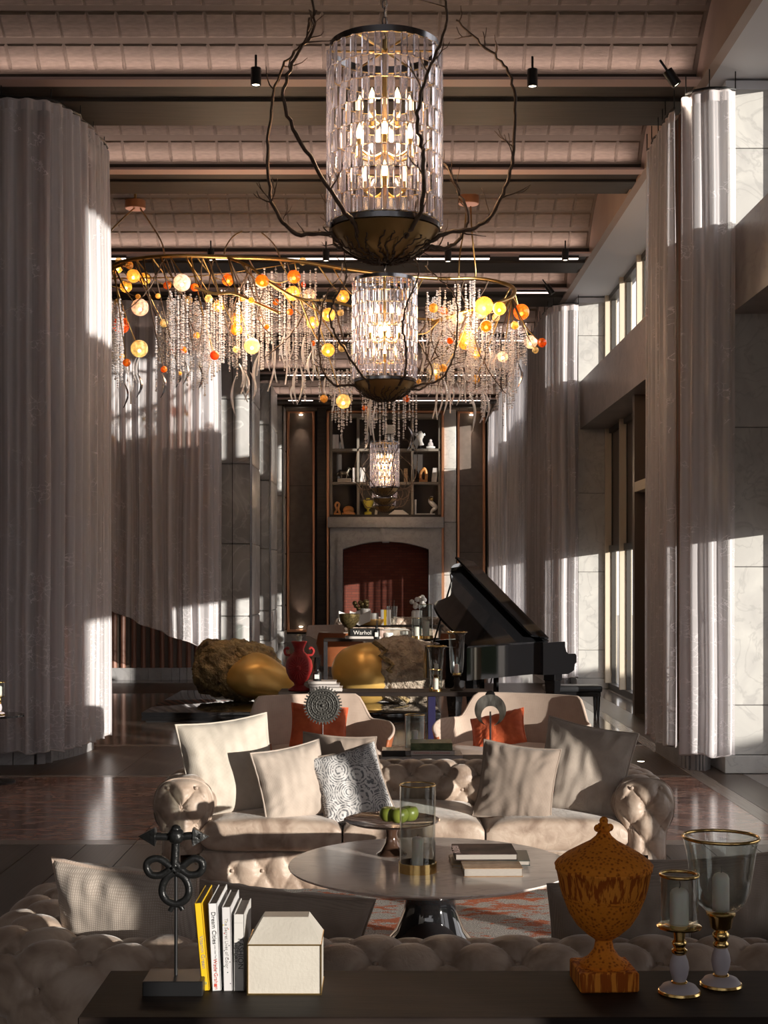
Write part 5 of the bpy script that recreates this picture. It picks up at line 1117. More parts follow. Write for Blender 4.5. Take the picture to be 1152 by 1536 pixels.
# ------------------------------------------------------------------ leather shell armchairs
def shell_chair(label, loc, rz, sx=1.0, leather=None, fabric=None, group='leather shell armchairs'):
    t = thing('shell_armchair', label, 'armchair', loc, rz, group)
    leather = leather or m_chairleather; fabric = fabric or m_chairfab
    def top(a):                                         # height of the rim: high flat back, low swooping arms
        u = abs(a)/math.radians(128); return 0.82-0.20*(lambda k: k*k*(3-2*k))(max(0, min(1, (u-0.30)/0.16)))-0.10*max(0, u-0.7)/0.3
    def shellf(off, z0):
        def fn(u, v):
            a = math.radians(-128+256*u); z1 = top(a)+(0.0 if off < 0 else 0.0); z = z0+(z1-z0)*v
            fl = 0.07*v**1.5*(1+0.5*math.cos(a)); ex = 0.8
            cx = math.copysign(abs(math.sin(a))**ex, math.sin(a)); cy = math.copysign(abs(math.cos(a))**ex, math.cos(a))
            rx = 0.50*sx+fl+off+0.02*(1-math.cos(a)); ry = 0.40+fl+off
            return Vector((cx*rx, cy*ry, z))
        return fn
    MB().grid(shellf(0.012, 0.20), 60, 14).build('leather_shell', leather, t, 180)
    MB().grid(shellf(-0.014, 0.20), 60, 14).build('fabric_lining', fabric, t, 180)
    rim = [shellf(0.0, 0.2)(i/60, 1) for i in range(61)]
    MB().tube(rim, 0.014, 6).build('rim_welt', fabric, t, 180)
    for i in (0, 60): MB().tube([shellf(0.0,0.2)(i/60, k/8) for k in range(9)], 0.014, 6).build('front_welt', leather, t, 180)
    MB().lathe([(0.001,0.19),(0.40,0.19),(0.47,0.22),(0.47,0.24)], 40).xf(Matrix.Diagonal((sx*1.03,0.86,1,1))).build('bottom', leather, t, 40)
    def seat(u, v):
        a = 2*math.pi*u; r = v; c = math.copysign(abs(math.cos(a))**0.6, math.cos(a)); s_ = math.copysign(abs(math.sin(a))**0.6, math.sin(a))
        return Vector((c*0.47*sx*min(1,r*1.2 if r < .84 else 1), -0.04+s_*0.40*min(1, r*1.2 if r < .84 else 1), 0.43+0.025*(1-r*r)-(max(0, r-0.8)*0.9)))
    MB().grid(seat, 40, 12).build('seat_cushion', fabric, t, 180)
    for x in (-0.32*sx, 0.32*sx):
        for y in (-0.24, 0.24): MB().tube([(x,y,0.21),(x*1.12,y*1.12,0.0)], [0.017,0.010], 8).build('leg', m_black, t, 60)
    return t
shell_chair('leather shell lounge chair with orange cushion, behind the left of the far sofa', (-0.52, 11.05, 0), 0.30, 1.0)
shell_chair('leather shell lounge chair with orange cushion, in front of the piano', (1.02, 11.15, 0), -0.45, 1.08)
shell_chair('cognac leather armchair seen from behind at the far table', (-0.72, 25.3, 0), math.pi-0.3, 0.85, group='far armchairs')
shell_chair('pale shell armchair left of the far table', (-1.05, 28.3, 0), 0.5, 0.9, plain('cream_leather', (0.55,0.46,0.39), 0.5), group='far armchairs')
shell_chair('cognac leather armchair hidden behind the piano lid at the far table', (1.55, 24.9, 0), 2.6, 0.85, group='far armchairs')
c = cushion('orange velvet cushion on the left lounge chair', (-0.53, 10.93, 0.45), 0.46, 0.36, 0.14, lean(-24, 6, 10), m_orange, 21); c['group'] = 'orange cushions'
c = cushion('orange velvet cushion on the right lounge chair', (0.92, 11.0, 0.45), 0.46, 0.30, 0.14, lean(-30, -14, -20), m_orange, 22); c['group'] = 'orange cushions'
# ------------------------------------------------------------------ middle console with vase, books and hurricanes
c3 = thing('console_table', 'long dark console behind the lounge chairs, in front of the golden boulders', 'console table', (0, 12.65, 0))
MB().bbox(-0.98, 0.95, 0, 0.42, 0.715, 0.755, 0.003, 1).build('top', m_console, c3, 30)
for x in (-0.92, 0.40, 0.86):
    MB().bbox(x, x+0.07, 0.05, 0.35, 0, 0.716, 0.003, 1).build('leg', plain('navy_leg', (0.02,0.018,0.06), 0.3) if x == 0.40 else m_console, c3, 30)
C3 = 0.755
m_red = plain('red_beaded_glaze', (0.26,0.008,0.008), 0.5, 0, (0.36,0.015,0.012), 40, 2, 0.7, 160)
va = thing('red_vase', 'bright red ornate two handled vase on the dark console', 'vase', (-0.80, 12.84, C3))
MB().lathe([(0.10,0),(0.105,0.012),(0.07,0.03),(0.045,0.05),(0.05,0.07),(0.09,0.11),(0.118,0.17),(0.128,0.225),(0.118,0.28),(0.085,0.33),(0.050,0.36),(0.045,0.39),(0.062,0.43),(0.075,0.455),(0.070,0.462),(0.040,0.455),(0.001,0.45)], 36, cap=False).build('body', m_red, va, 60)
for sx in (-1, 1):
    MB().tube(spline([(sx*0.075,0,0.33),(sx*0.12,0,0.335),(sx*0.135,0,0.375),(sx*0.11,0,0.40),(sx*0.095,0,0.385)],6), 0.012, 8).build('handle', m_red, va, 180)
m = MB()
for i in range(22):
    a = math.pi*2*i/22
    m.tube([(0.02*math.cos(a), -0.128, 0.215+0.02*math.sin(a)),(0.10*math.cos(a)*0.92, -0.075-0.03, 0.215+0.105*math.sin(a))], 0.006, 5)
m.sph((0,-0.125,0.215),0.026,10,8); m.build('sunburst', m_red, va, 60)
MB().lathe([(0.03,0.45),(0.022,0.48),(0.03,0.50),(0.02,0.52),(0.001,0.525)], 16).build('finial', m_crs, va, 60)
g3 = 'books on the console behind the lounge chairs'
book('white book at the bottom of the pile beside the red vase', (-0.545, 12.84, C3), 0.30, 0.24, 0.035, c_lg, 0, g3); book('white book in the middle of the pile beside the red vase', (-0.56, 12.84, C3+0.035), 0.28, 0.22, 0.030, c_gy, 0, g3)
book('cream book on top of the pile under the reed diffuser', (-0.58, 12.84, C3+0.065), 0.26, 0.20, 0.028, c_lg, 0, g3)
rd = thing('reed_diffuser', 'small black bottle with black reeds and white label on the white books', 'diffuser', (-0.63, 12.82, C3+0.093))
MB().lathe([(0.038,0),(0.040,0.005),(0.040,0.075),(0.018,0.09),(0.018,0.105)], 20).build('bottle', m_black, rd, 40); MB().box(-0.022,0.022,-0.0415,-0.040,0.02,0.06).build('label', t_white, rd, 0)
for a in range(5): MB().tube([(0,0,0.06),(0.012*a-0.01,0.01*(a%2),0.24)], 0.0022, 5).build('reed', m_black, rd, 60)
gh = 'hurricane glasses on the dark console before the piano'
hurricane('low brass hurricane in front on the console before the piano', (0.475, 12.76, C3), 0.060, 0.20, 0.02, candle_h=0.11, cr=0.024, grp=gh)
def goblet(label, loc, h, s=1.0, bub=False):
    t = thing('glass_candle_goblet', label, 'candle holder', loc, group=gh)
    MB().lathe([(0.06*s,0),(0.062*s,0.01),(0.03*s,0.03),(0.022*s,0.06),(0.03*s,0.09),(0.022*s,0.12),(0.045*s,0.14),(0.001,0.145)], 24).build('brass_stem', m_brass if not bub else m_console, t, 50)
    MB().lathe([(0.03*s,0.14),(0.055*s,0.17),(0.062*s,0.24),(0.072*s,h-0.03),(0.092*s,h),(0.090*s,h),(0.068*s,h-0.03),(0.058*s,0.24),(0.05*s,0.175)], 32, cap=False).build('glass_shade', m_hglass, t, 50)
    MB().tube([(0.091*s*math.cos(a),0.091*s*math.sin(a),h) for a in [2*math.pi*i/36 for i in range(36)]], 0.005, 6, True).build('gold_rim', m_brass, t, 180)
    if bub: MB().lathe([(0.035,0.142),(0.038,0.155),(0.034,0.165)],20).build('brass_collar', m_brass, t, 50)
    c = MB().lathe([(0.022,0.146),(0.022,0.24),(0.001,0.25)], 16).build('candle', m_wax, t, 40)
goblet('goblet shaped candle glass with gold rim at the left before the piano', (0.485, 12.93, C3), 0.41, 1.05)
goblet('tallest bubbled candle glass with gold rim before the piano', (0.675, 12.86, C3), 0.545, 1.05, True)
# ------------------------------------------------------------------ glossy plinth and the two split boulders
MBp = thing('black_plinth', 'low glossy black plinth under the golden boulders', 'plinth', (-3.05, 17.2, 0))
MB().bbox(0, 3.75, 0, 3.4, 0.02, 0.125, 0.008, 2).build('slab', m_plinth, MBp, 30); MB().box(0.05, 3.70, 0.05, 3.35, 0, 0.02).build('shadow_gap', m_black, MBp, 0)
m_rock = plain('rough_bronze_bark', (0.12,0.08,0.04), 0.6, 0.2, (0.52,0.38,0.18), 7, 8, 1.0, 22)
m_rock.node_tree.nodes['Bump'].inputs['Distance'].default_value = 0.06
m_rock2 = plain('rough_silver_bark', (0.26,0.20,0.15), 0.6, 0.2, (0.55,0.46,0.36), 7, 8, 1.0, 24)
m_rock2.node_tree.nodes['Bump'].inputs['Distance'].default_value = 0.05
m_gold = plain('satin_gold', (0.74,0.44,0.11), 0.34, 0.4, (0.84,0.54,0.17), 3)
def blob(name, c, rad, mat, parent, seed, rough, lump=0.18, cut=None, rot=0, sharp=False):
    m = MB(); nu, nv = 110, 64
    def fn(u, v):
        a = 2*math.pi*u; b_ = math.pi*v; d = Vector((math.sin(b_)*math.cos(a), math.sin(b_)*math.sin(a), math.cos(b_)))
        k = 1+lump*noise.noise(d*1.25+Vector((seed,0,0)))+rough*noise.noise(d*5+Vector((0,seed,0)))+rough*0.6*noise.noise(d*13+Vector((0,0,seed)))
        if sharp: k = 1+lump*noise.noise(d*1.0+Vector((seed,0,0)))
        p = Vector((d.x*rad[0], d.y*rad[1], d.z*rad[2]))*k
        p = Matrix.Rotation(rot, 3, 'Y') @ p
        return p+Vector(c)
    m.grid(fn, nu, nv)
    return m.build(name, mat, parent, 40 if sharp else 180)
b1_ = thing('split_boulder', 'golden and dark bark split boulder sculpture at the left on the black plinth', 'sculpture', (-1.98, 18.9, 0.125), group='split boulder sculptures')
blob('bark_shell', (-0.17,0.05,0.42), (0.50,0.46,0.42), m_rock, b1_, 3.1, 0.10, 0.25, rot=0.35)
blob('bark_ridge', (0.12,0.10,0.52), (0.46,0.40,0.27), m_rock, b1_, 5.2, 0.12, 0.20, rot=0.32)
blob('golden_core', (0.26,-0.14,0.33), (0.50,0.42,0.31), m_gold, b1_, 8.8, 0.0, 0.20, rot=0.30, sharp=True)
b2_ = thing('split_boulder', 'round cracked boulder with gold left half and grey bark right half, behind the console', 'sculpture', (0.02, 18.6, 0.125), group='split boulder sculptures')
blob('golden_core', (-0.26,-0.02,0.40), (0.46,0.42,0.41), m_gold, b2_, 12.4, 0.0, 0.10, sharp=True)
blob('bark_shell', (0.20,0.05,0.44), (0.60,0.50,0.47), m_rock2, b2_, 2.0, 0.07, 0.12)
m = MB()                                                # jagged broken lip where the bark meets the gold
lip = []
rl = random.Random(4)
for i in range(26):
    a = math.radians(115+150*i/25); lip.append((-0.20+0.10*math.sin(i*1.9)*rl.random()+0.30*math.cos(a)*0.2, -0.33+0.30*abs(math.cos(a))*0.4, 0.42+0.42*math.sin(math.radians(-90+180*i/25))*-1))
m.tube([(-0.12+0.16*((k*37)%11)/11-0.05+0.35*(k/13), -0.40+0.14*abs(k/13-0.45), 0.84-0.80*(k/13)) for k in range(14)], [0.035]*14, 6)
m.build('broken_edge', m_rock, b2_, 30)
# ------------------------------------------------------------------ grand piano (tail towards the viewer's left)
pn = thing('grand_piano', 'glossy black grand piano with its lid raised, turned diagonally', 'grand piano', (0.95, 15.87, 0), math.radians(51))
def rim_outline(off=0.0):
    P = [(0.0+off, 0.0+off), (1.72, 0.0+off)]
    curve = spline([(1.72,1.50-off,0),(1.45,1.50-off,0),(1.15,1.40-off,0),(0.85,1.10-off,0),(0.60,0.88-off,0),(0.35,0.80-off,0),(0.12+off*0.7,0.72-off,0),(0.0+off,0.52,0),(0.0+off,0.28,0)], 6)
    return P+[(v.x, v.y) for v in curve]
ro = rim_outline(); ri = rim_outline(0.04); n = len(ro)
m = MB()
for z0, z1 in ((0.62, 1.0),):
    vs = [(a,b,z0) for a,b in ro]+[(a,b,z1) for a,b in ro]+[(a,b,z0) for a,b in ri]+[(a,b,z1) for a,b in ri]
    fs = []
    for i in range(n):
        j = (i+1)%n; fs += [(i,j,n+j,n+i),(2*n+j,2*n+i,3*n+i,3*n+j),(n+i,n+j,3*n+j,3*n+i),(j,i,2*n+i,2*n+j)]
    m.add(vs, fs)
m.build('rim_case', m_piano, pn, 30)
MB().prism(ri, 0.64, 0.66).build('bottom_board', m_black, pn, 30)
m_plate = plain('gold_iron_plate', (0.45,0.27,0.08), 0.4, 0.8); MB().prism([(a*0.98+0.01,b*0.97+0.01) for a,b in ri], 0.84, 0.86).build('iron_plate', m_plate, pn, 30)
m = MB()
for k in range(28):
    b = 0.10+k*0.045; a0 = 0.10 if b < 0.6 else 0.10+(b-0.6)*1.35
    if a0 < 1.4: m.tube([(a0,b*0.8+0.1,0.885),(1.5,b,0.885)], 0.0025, 4)
m.build('strings', m_nickel, pn, 60)
cheek = [(1.60,1.0),(2.12,1.0),(2.125,0.93),(2.15,0.87),(2.20,0.84),(2.37,0.835),(2.40,0.81),(2.40,0.72),(2.36,0.70),(2.34,0.62),(2.20,0.58),(1.60,0.60)]
for b0, b1__ in ((-0.02,0.06),(1.44,1.52)): MB().prism([(a,z) for a,z in cheek], b0, b1__, 'y').build('cheek', m_piano, pn, 30)
MB().bbox(1.62, 2.34, 0.0, 1.5, 0.60, 0.70, 0.006, 1).build('keybed', m_piano, pn, 30)
MB().bbox(2.06, 2.10, 0.06, 1.44, 0.70, 0.99, 0.006, 1).build('fallboard', m_piano, pn, 30)
MB().bbox(2.28, 2.32, 0.06, 1.44, 0.70, 0.735, 0.004, 1).build('key_slip', m_piano, pn, 30)
m = MB(); m2 = MB()
for k in range(52):
    y = 0.14+k*0.0235; m.box(2.12, 2.27, y+0.001, y+0.0225, 0.71, 0.735)
    if k % 7 not in (2, 6): m2.box(2.12, 2.21, y+0.017, y+0.029, 0.735, 0.748)
q = m.build('white_keys', m_white, pn, 0); q['kind'] = 'stuff'; q = m2.build('black_keys', m_black, pn, 0); q['kind'] = 'stuff'
MB().bbox(1.35, 1.38, 0.35, 1.15, 0.98, 1.22, 0.006, 1).build('music_desk', m_piano, pn, 30)
TH = math.radians(40); ct_, st_ = math.cos(TH), math.sin(TH)
def lidpt(a, b, h): return (a, b*ct_-h*st_, 1.01+b*st_+h*ct_)
lo = [(a, b) for a, b in rim_outline(-0.015)]; lo = [(min(a, 1.72), b) for a, b in lo]
m = MB(); k = len(lo); m.add([lidpt(a,b,0) for a,b in lo]+[lidpt(a,b,0.028) for a,b in lo], [tuple(reversed(range(k))), tuple(range(k,2*k))]+[(i,(i+1)%k,k+(i+1)%k,k+i) for i in range(k)])
lid = m.build('main_lid', m_piano, pn, 30)
m = MB(); fl = [(1.70,0.0),(1.70,1.50),(1.24,1.50),(1.24,0.0)]
def flp(a, b, h): return lidpt(a, b, h+0.04+(1.70-a)*0.16)
m.add([flp(a,b,0) for a,b in fl]+[flp(a,b,0.026) for a,b in fl], [(3,2,1,0),(4,5,6,7)]+[(i,(i+1)%4,4+(i+1)%4,4+i) for i in range(4)])
m.build('folded_front_flap', m_piano, pn, 30)
MB().tube([(0.95,1.20,0.98), lidpt(1.1,1.30,0)], 0.012, 8).build('prop_stick', m_piano, pn, 60)
def pleg(a, b):
    m = MB(); m.bbox(a-0.09,a+0.09,b-0.09,b+0.09,0.50,0.62,0.01,1)
    m.add([(a+sx*w,b+sy*w,z) for z,w in ((0.50,0.075),(0.10,0.048)) for sx,sy in ((-1,-1),(1,-1),(1,1),(-1,1))], [(0,1,5,4),(1,2,6,5),(2,3,7,6),(3,0,4,7),(3,2,1,0),(4,5,6,7)])
    o = m.build('leg', m_piano, pn, 30); MB().lathe([(0.02,0.10),(0.02,0.05),(0.03,0.04),(0.03,0.0)], 12, (a,b,0)).build('caster', m_brass, o, 40)
pleg(2.05, 0.12); pleg(2.05, 1.38); pleg(0.28, 0.38)
m = MB(); m.box(1.50,1.56,0.62,0.66,0.12,0.62); m.box(1.50,1.56,0.84,0.88,0.12,0.62); m.bbox(1.46,1.60,0.58,0.92,0.08,0.14,0.006,1); m.build('pedal_lyre', m_piano, pn, 30)
for b in (0.68,0.75,0.82): MB().bbox(1.58,1.70,b-0.015,b+0.015,0.07,0.082,0.003,1).build('pedal', m_brass, pn, 30)
be = thing('piano_bench', 'black piano bench with padded seat behind the piano leg', 'bench', (2.45, 17.95, 0), 0.0)
MB().bbox(-0.37,0.37,-0.18,0.18,0.33,0.41,0.02,3).build('padded_seat', plain('black_leather', (0.02,0.02,0.022), 0.35), be, 40); MB().bbox(-0.35,0.35,-0.16,0.16,0.27,0.33,0.004,1).build('apron', m_piano, be, 30)
for x in (-0.32,0.32):
    for y in (-0.13,0.13): MB().tube([(x,y,0.28),(x,y,0.0)], [0.03,0.018], 8).build('leg', m_piano, be, 60)
# ------------------------------------------------------------------ side tables, floor lights
def round_table(label, x, y, h, r, extra=None):
    t = thing('side_table', label, 'side table', (x, y, 0))
    MB().lathe([(0.001,h-0.02),(r,h-0.018),(r,h-0.004),(r-0.004,h),(0.001,h)], 40, cap=False).build('top', m_plinth, t, 40); MB().lathe([(0.16,0),(0.16,0.012),(0.02,0.03),(0.015,h-0.02)], 24).build('pedestal', m_black, t, 40)
round_table('small black round side table at the left edge by the sheer curtain', -3.43, 12.15, 0.60, 0.24)
candlestick('glass candlestick on the black side table at the left edge', (-3.40, 12.12, 0.60), [(0.020,0.164),(0.044,0.168),(0.046,0.175),(0.045,0.285),(0.043,0.285),(0.044,0.176),(0.020,0.167)],
    [(0.013,0.094),(0.019,0.101),(0.013,0.111),(0.018,0.120),(0.013,0.131),(0.015,0.150),(0.052,0.159),(0.054,0.163),(0.001,0.167)], candle=(0.0225,0.075), z0=0.167, rim=(0.0445,0.286))
round_table('small dark side table in front of the left marble column', -2.92, 26.2, 0.50, 0.40)
rb_ = thing('red_dish', 'small red box on the dark side table by the marble column', 'box', (-3.02, 26.1, 0.50)); MB().bbox(-0.2,0.2,-0.12,0.12,0,0.10,0.03,2).build('body', m_red, rb_, 40); MB().bbox(-0.21,0.21,-0.13,0.13,0.10,0.13,0.01,1).build('lid', m_red, rb_, 40)
for x, y, lb in ((2.52, 13.5, 'small recessed floor light nearer the right curtain'), (2.58, 15.8, 'small recessed floor light farther along the right curtain')):
    t = thing('floor_light', lb, 'floor light', (x, y, 0.0), group='recessed floor lights'); MB().lathe([(0.001,0.002),(0.045,0.003),(0.05,0.001),(0.05,-0.02)], 20, cap=False).build('trim_ring', m_nickel, t, 40); MB().lathe([(0.001,0.004),(0.033,0.0035)], 16, cap=False).build('lens', m_spotface, t, 40)
# ------------------------------------------------------------------ far seating group in front of the fireplace
t4 = thing('console_table', 'black console with metal legs among the far armchairs', 'console table', (0, 23.8, 0))
MB().bbox(-1.06, 0.95, 0, 0.5, 0.71, 0.755, 0.004, 1).build('top', m_console, t4, 30)
for x in (-1.06, 0.88): MB().bbox(x, x+0.07, 0.02, 0.10, 0, 0.71, 0.003, 1).build('leg', m_nickel, t4, 30)
Z4 = 0.755
t5 = thing('console_table', 'dark console behind the farthest chesterfield sofa', 'console table', (0, 30.2, 0))
MB().bbox(-1.0, 1.3, 0, 0.5, 0.73, 0.775, 0.004, 1).build('top', m_console, t5, 30)
for x in (-0.95, 1.2): MB().bbox(x, x+0.06, 0.2, 0.26, 0, 0.73, 0.003, 1).build('leg', m_console, t5, 30)
fs = copy_tree(s1); fs['label'] = 'farthest taupe chesterfield sofa in front of the fireplace'; fs.location = (0.25, 33.4, 0); fs.scale = (1.0,1.0,1.28)
del fs['group']
for ch in list(fs.children):
    if ch.name.startswith('button'): bpy.data.objects.remove(ch)
def at4(x, y, z=None, d=24.0, z0=Z4): return (((x-VX)*d/F), d, z0)
bkA = book('black book with white lettering on the far console', at4(545,0,d=24.0), 0.62, 0.34, 0.045, c_lg, 0, 'books on the far consoles')
bkB = book('black photo book on the white book on the far console', (at4(545,0,d=24.0)[0]+0.03, 24.0, Z4+0.045), 0.52, 0.32, 0.13, c_bk, 0, 'books on the far consoles')
text_on(bkB, 'Warhol', 0.10, (-0.20, -0.161, 0.03), (math.pi/2,0,0), t_white, 'spine_text')
def cup(label, x, d, z0, r, h, mat, grp='cups and pots on the far consoles'):
    t = thing('cup', label, 'cup', ((x-VX)*d/F, d, z0), group=grp)
    MB().lathe([(r*0.7,0),(r*0.8,0.01),(r,h*0.7),(r*0.98,h),(r*0.92,h),(r*0.85,h*0.3),(0.001,h*0.25)], 20, cap=False).build('body', mat, t, 40)
m_rosec = plain('rose_grey_ceramic', (0.36,0.25,0.21), 0.5)
cup('brown ceramic cup right of the black book', 558, 23.95, Z4, 0.095, 0.17, m_rosec); cup('second brown ceramic cup beside the diffuser', 571, 24.05, Z4, 0.09, 0.14, m_rosec)
cup('white square candle cup on the far console', 583, 24.0, Z4, 0.08, 0.10, m_white); cup('white porcelain bowl on the far console', 611, 24.1, Z4, 0.13, 0.13, m_white)
rd2 = copy_tree(rd); rd2['label'] = 'small black reed diffuser on the far console'; rd2.location = at4(565,0,d=23.85); rd2.scale = (1.3,1.3,1.9)
tr = thing('glass_tray', 'glass box on a white tray on the far console', 'box', at4(597,0,d=24.05)); MB().bbox(-0.22,0.22,-0.12,0.12,0,0.03,0.005,1).build('tray', m_white, tr, 30); MB().box(-0.14,0.14,-0.08,0.08,0.03,0.24).build('glass_box', m_hglass, tr, 20)
hurricane('glass hurricane with brass base at the right of the far console', at4(625,0,d=23.9), 0.085, 0.36, 0.05, candle_h=0.20, cr=0.05, grp='far hurricanes')
hurricane('large glass hurricane nearer the piano on the far console', (0.72, 23.95, Z4), 0.12, 0.60, 0.05, candle_h=0.30, cr=0.06, grp='far hurricanes')
fc = thing('urn_sculpture', 'dark bronze lattice bowl sculpture left of the far console', 'sculpture', (-0.62, 24.2, Z4)); m_lat = plain('dark_gold_lattice', (0.10,0.07,0.03), 0.4, 0.8, (0.32,0.24,0.10), 30)
MB().lathe([(0.10,0),(0.03,0.03),(0.02,0.16),(0.09,0.20),(0.17,0.30),(0.19,0.42),(0.15,0.43),(0.001,0.25)], 20, cap=False).build('bowl', m_lat, fc, 40)
Z5 = 0.775
def at5(x): return ((x-VX)*30.4/F, 30.4, Z5)
for lb, x, r, h, mt in [('patterned brown ceramic bowl on the farthest console', 537, 0.22, 0.22, m_lat),('white candle jar left on the farthest console', 548, 0.11, 0.36, m_white),('white box shaped jar on the farthest console', 561, 0.10, 0.26, m_white),('low golden bowl on the farthest console', 557, 0.28, 0.14, plain('golden_bowl', (0.55,0.33,0.12), 0.35, 0.6)),('white jar at the right of the farthest console', 624, 0.10, 0.30, m_white)]:
    cup(lb, x, 30.4 if h > 0.15 else 30.25, Z5, r, h, mt)
for lb, x, L, mt in [('white spined standing book on the farthest console', 571, 0.07, c_w), ('yellow spined standing book on the farthest console', 575.5, 0.06, c_y), ('pale spined standing book on the farthest console', 580, 0.09, c_lg)]:
    t = thing('book', lb, 'book', at5(x), group='standing books on the farthest console'); MB().bbox(0,L,-0.15,0.10,0,0.34,0.003,1).build('cover', mt, t, 30); MB().box(0.008,L-0.008,-0.14,0.105,0.336,0.342).build('pages', m_paper, t, 0)
gv = thing('glass_vase', 'glass vase with twigs on the farthest console', 'vase', at5(588)); MB().lathe([(0.10,0),(0.12,0.42),(0.11,0.42),(0.09,0.02)], 20, cap=False).build('glass', m_hglass, gv, 40); MB().tube([(0,0,0.02),(0.05,0,0.55)],0.008,5).build('twig', m_branch, gv, 60); MB().tube([(0,0,0.02),(-0.06,0,0.58)],0.008,5).build('twig', m_branch, gv, 60)
for lb, x, z in [('white flower bouquet in a white pot on the farthest console', 626, 0.32), ('gold and brown plant in a dark pot on the farthest console', 541, 0.24)]:
    fl = thing('flower_pot', lb, 'plant', (at5(x)[0], 30.5, Z5)); MB().lathe([(0.08,0),(0.11,z),(0.09,z),(0.001,z*0.8)], 16, cap=False).build('pot', m_white if x > 600 else m_lat, fl, 40)
    r3 = random.Random(x); 
    for k in range(12): MB().sph((r3.uniform(-.16,.16), r3.uniform(-.1,.1), z+0.08+r3.uniform(0,0.22)), 0.055, 8, 6).build('blossom', m_white if x > 600 else m_lat, fl, 180)
for lb, x, rz, lt in [('white open book leaning among the far cups, left one', 526, 0.3, -1.0), ('white open book lying before the far sofa, right one', 540, -0.3, -1.2)]:
    t = thing('open_book', lb, 'book', (at5(x)[0], 29.9, Z5+0.10 if False else Z5), rz, 'open books on the farthest console')
    MB().add([(-.24,0,0.10),(0,0,0),(.24,0,.10),(-.24,.05,.32),(0,.08,.24),(.24,.05,.34),(-.24,.02,0.10),(0,.02,0),(.24,.02,.10),(-.24,.07,.32),(0,.10,.24),(.24,.07,.34)], [(0,1,4,3),(1,2,5,4),(6,9,10,7),(7,10,11,8),(0,6,7,1),(1,7,8,2),(3,4,10,9),(4,5,11,10),(0,3,9,6),(2,8,11,5)]).build('pages', m_white, t, 30)
# ------------------------------------------------------------------ things on the bookcase
BY = 38.92; SH = [3.61, 4.53, 5.47]
m_plaster = plain('white_plaster', (0.75,0.73,0.70), 0.6); m_bwood = plain('honey_wood', (0.50,0.20,0.05), 0.35, 0, (0.62,0.30,0.10), 6); m_yel = plain('yellow_glaze', (0.62,0.55,0.06), 0.35)
def X39(x): return (x-VX)*38.9/F
def sbook(label, x, sh, th, h, mat, tilt=0):
    t = thing('book', label, 'book', (X39(x), BY, SH[sh]+0.004), rot=(0, tilt, 0), group='books on the far bookcase')
    MB().bbox(0,th,-0.11,0.12,0,h,0.004,1).build('cover', mat, t, 30); MB().box(0.01,th-0.01,-0.10,0.125,h-0.003,h+0.002).build('pages', m_paper, t, 0)
sbook('white book standing at the left of the top shelf', 499, 2, 0.09, 0.40, c_w); sbook('second white book on the top shelf, upright', 504, 2, 0.08, 0.40, c_w2)
sbook('white leaning book on the left of the top shelf', 509, 2, 0.06, 0.40, c_w, -0.14) if False else sbook('white leaning book on the left of the top shelf', 513, 2, 0.06, 0.40, c_w, -0.14); 
sbook('brown book with gold spine on the middle shelf', 529, 1, 0.10, 0.40, c_gy); sbook('pale leaning book in the centre bay of the middle shelf', 545, 1, 0.08, 0.40, c_lg, -0.10)
sbook('pale book upright in the centre bay of the middle shelf', 540, 1, 0.08, 0.40, c_w2)
sbook('pale book in the centre bay of the top shelf, under the white lamp', 583, 2, 0.07, 0.40, c_w, -0.1); sbook('white book in the centre bay of the top shelf', 588, 2, 0.07, 0.40, c_w2, -0.1)
sbook('brown book right of the third chandelier', 606, 1, 0.10, 0.38, c_ma); sbook('pink grey leaning book at the right of the middle shelf', 647, 1, 0.09, 0.40, c_gy, 0.1); sbook('second pink grey book at the right of the middle shelf', 651, 1, 0.07, 0.40, c_lg, 0.1)
sbook('white book standing beside the bird sculpture', 622, 0, 0.05, 0.42, c_w); sbook('pale leaning book beside the yellow bust', 562, 0, 0.07, 0.30, c_lg, 0.1)
t = thing('book', 'pale book lying under the horse figurine', 'book', (X39(516), BY, SH[1]+.004), group='books on the far bookcase'); MB().bbox(-0.18,0.20,-0.14,0.14,0,0.10,0.004,1).build('cover', c_lg, t, 30); MB().box(-0.17,0.19,-0.145,0.13,0.015,0.085).build('pages', m_paper, t, 0)
ho = thing('horse_figurine', 'small pale bronze rearing horse on the middle shelf', 'figurine', (X39(517), BY, SH[1]+0.104)); m = MB()
m.tube(spline([(-0.13,0,0.16),(-0.04,0,0.165),(0.06,0,0.18),(0.10,0,0.24),(0.125,0,0.29)],5), [0.035,0.045,0.05,0.052,0.048,0.045,0.045,0.046,0.05,0.052,0.05,0.045,0.04,0.036,0.034,0.032,0.03,0.028,0.026,0.026,0.026], 8)
m.tube([(0.12,0,0.29),(0.16,0,0.27),(0.185,0,0.245)], [0.028,0.024,0.014], 8)
for a, b_ in (((-0.11,0.03,0.14),(-0.13,0.03,0.0)),((-0.11,-0.03,0.14),(-0.09,-0.03,0.0)),((0.05,0.03,0.15),(0.11,0.03,0.07)),((0.05,-0.03,0.15),(0.04,-0.03,0.0))): m.tube([a, ((a[0]+b_[0])/2+0.02, a[1], (a[2]+b_[2])/2), b_], [0.022,0.014,0.010], 6)
m.tube([(-0.15,0,0.17),(-0.20,0,0.15),(-0.22,0,0.08)], [0.012,0.014,0.004], 6); m.build('body', m_crs, ho, 180); MB().add([(0.09,0,0.31),(0.12,0,0.33),(0.05,0,0.2),(0.08,0.012,0.25)],[(0,1,3),(0,3,2),(1,2,3),(0,2,1)]).build('mane', m_crs, ho, 180)
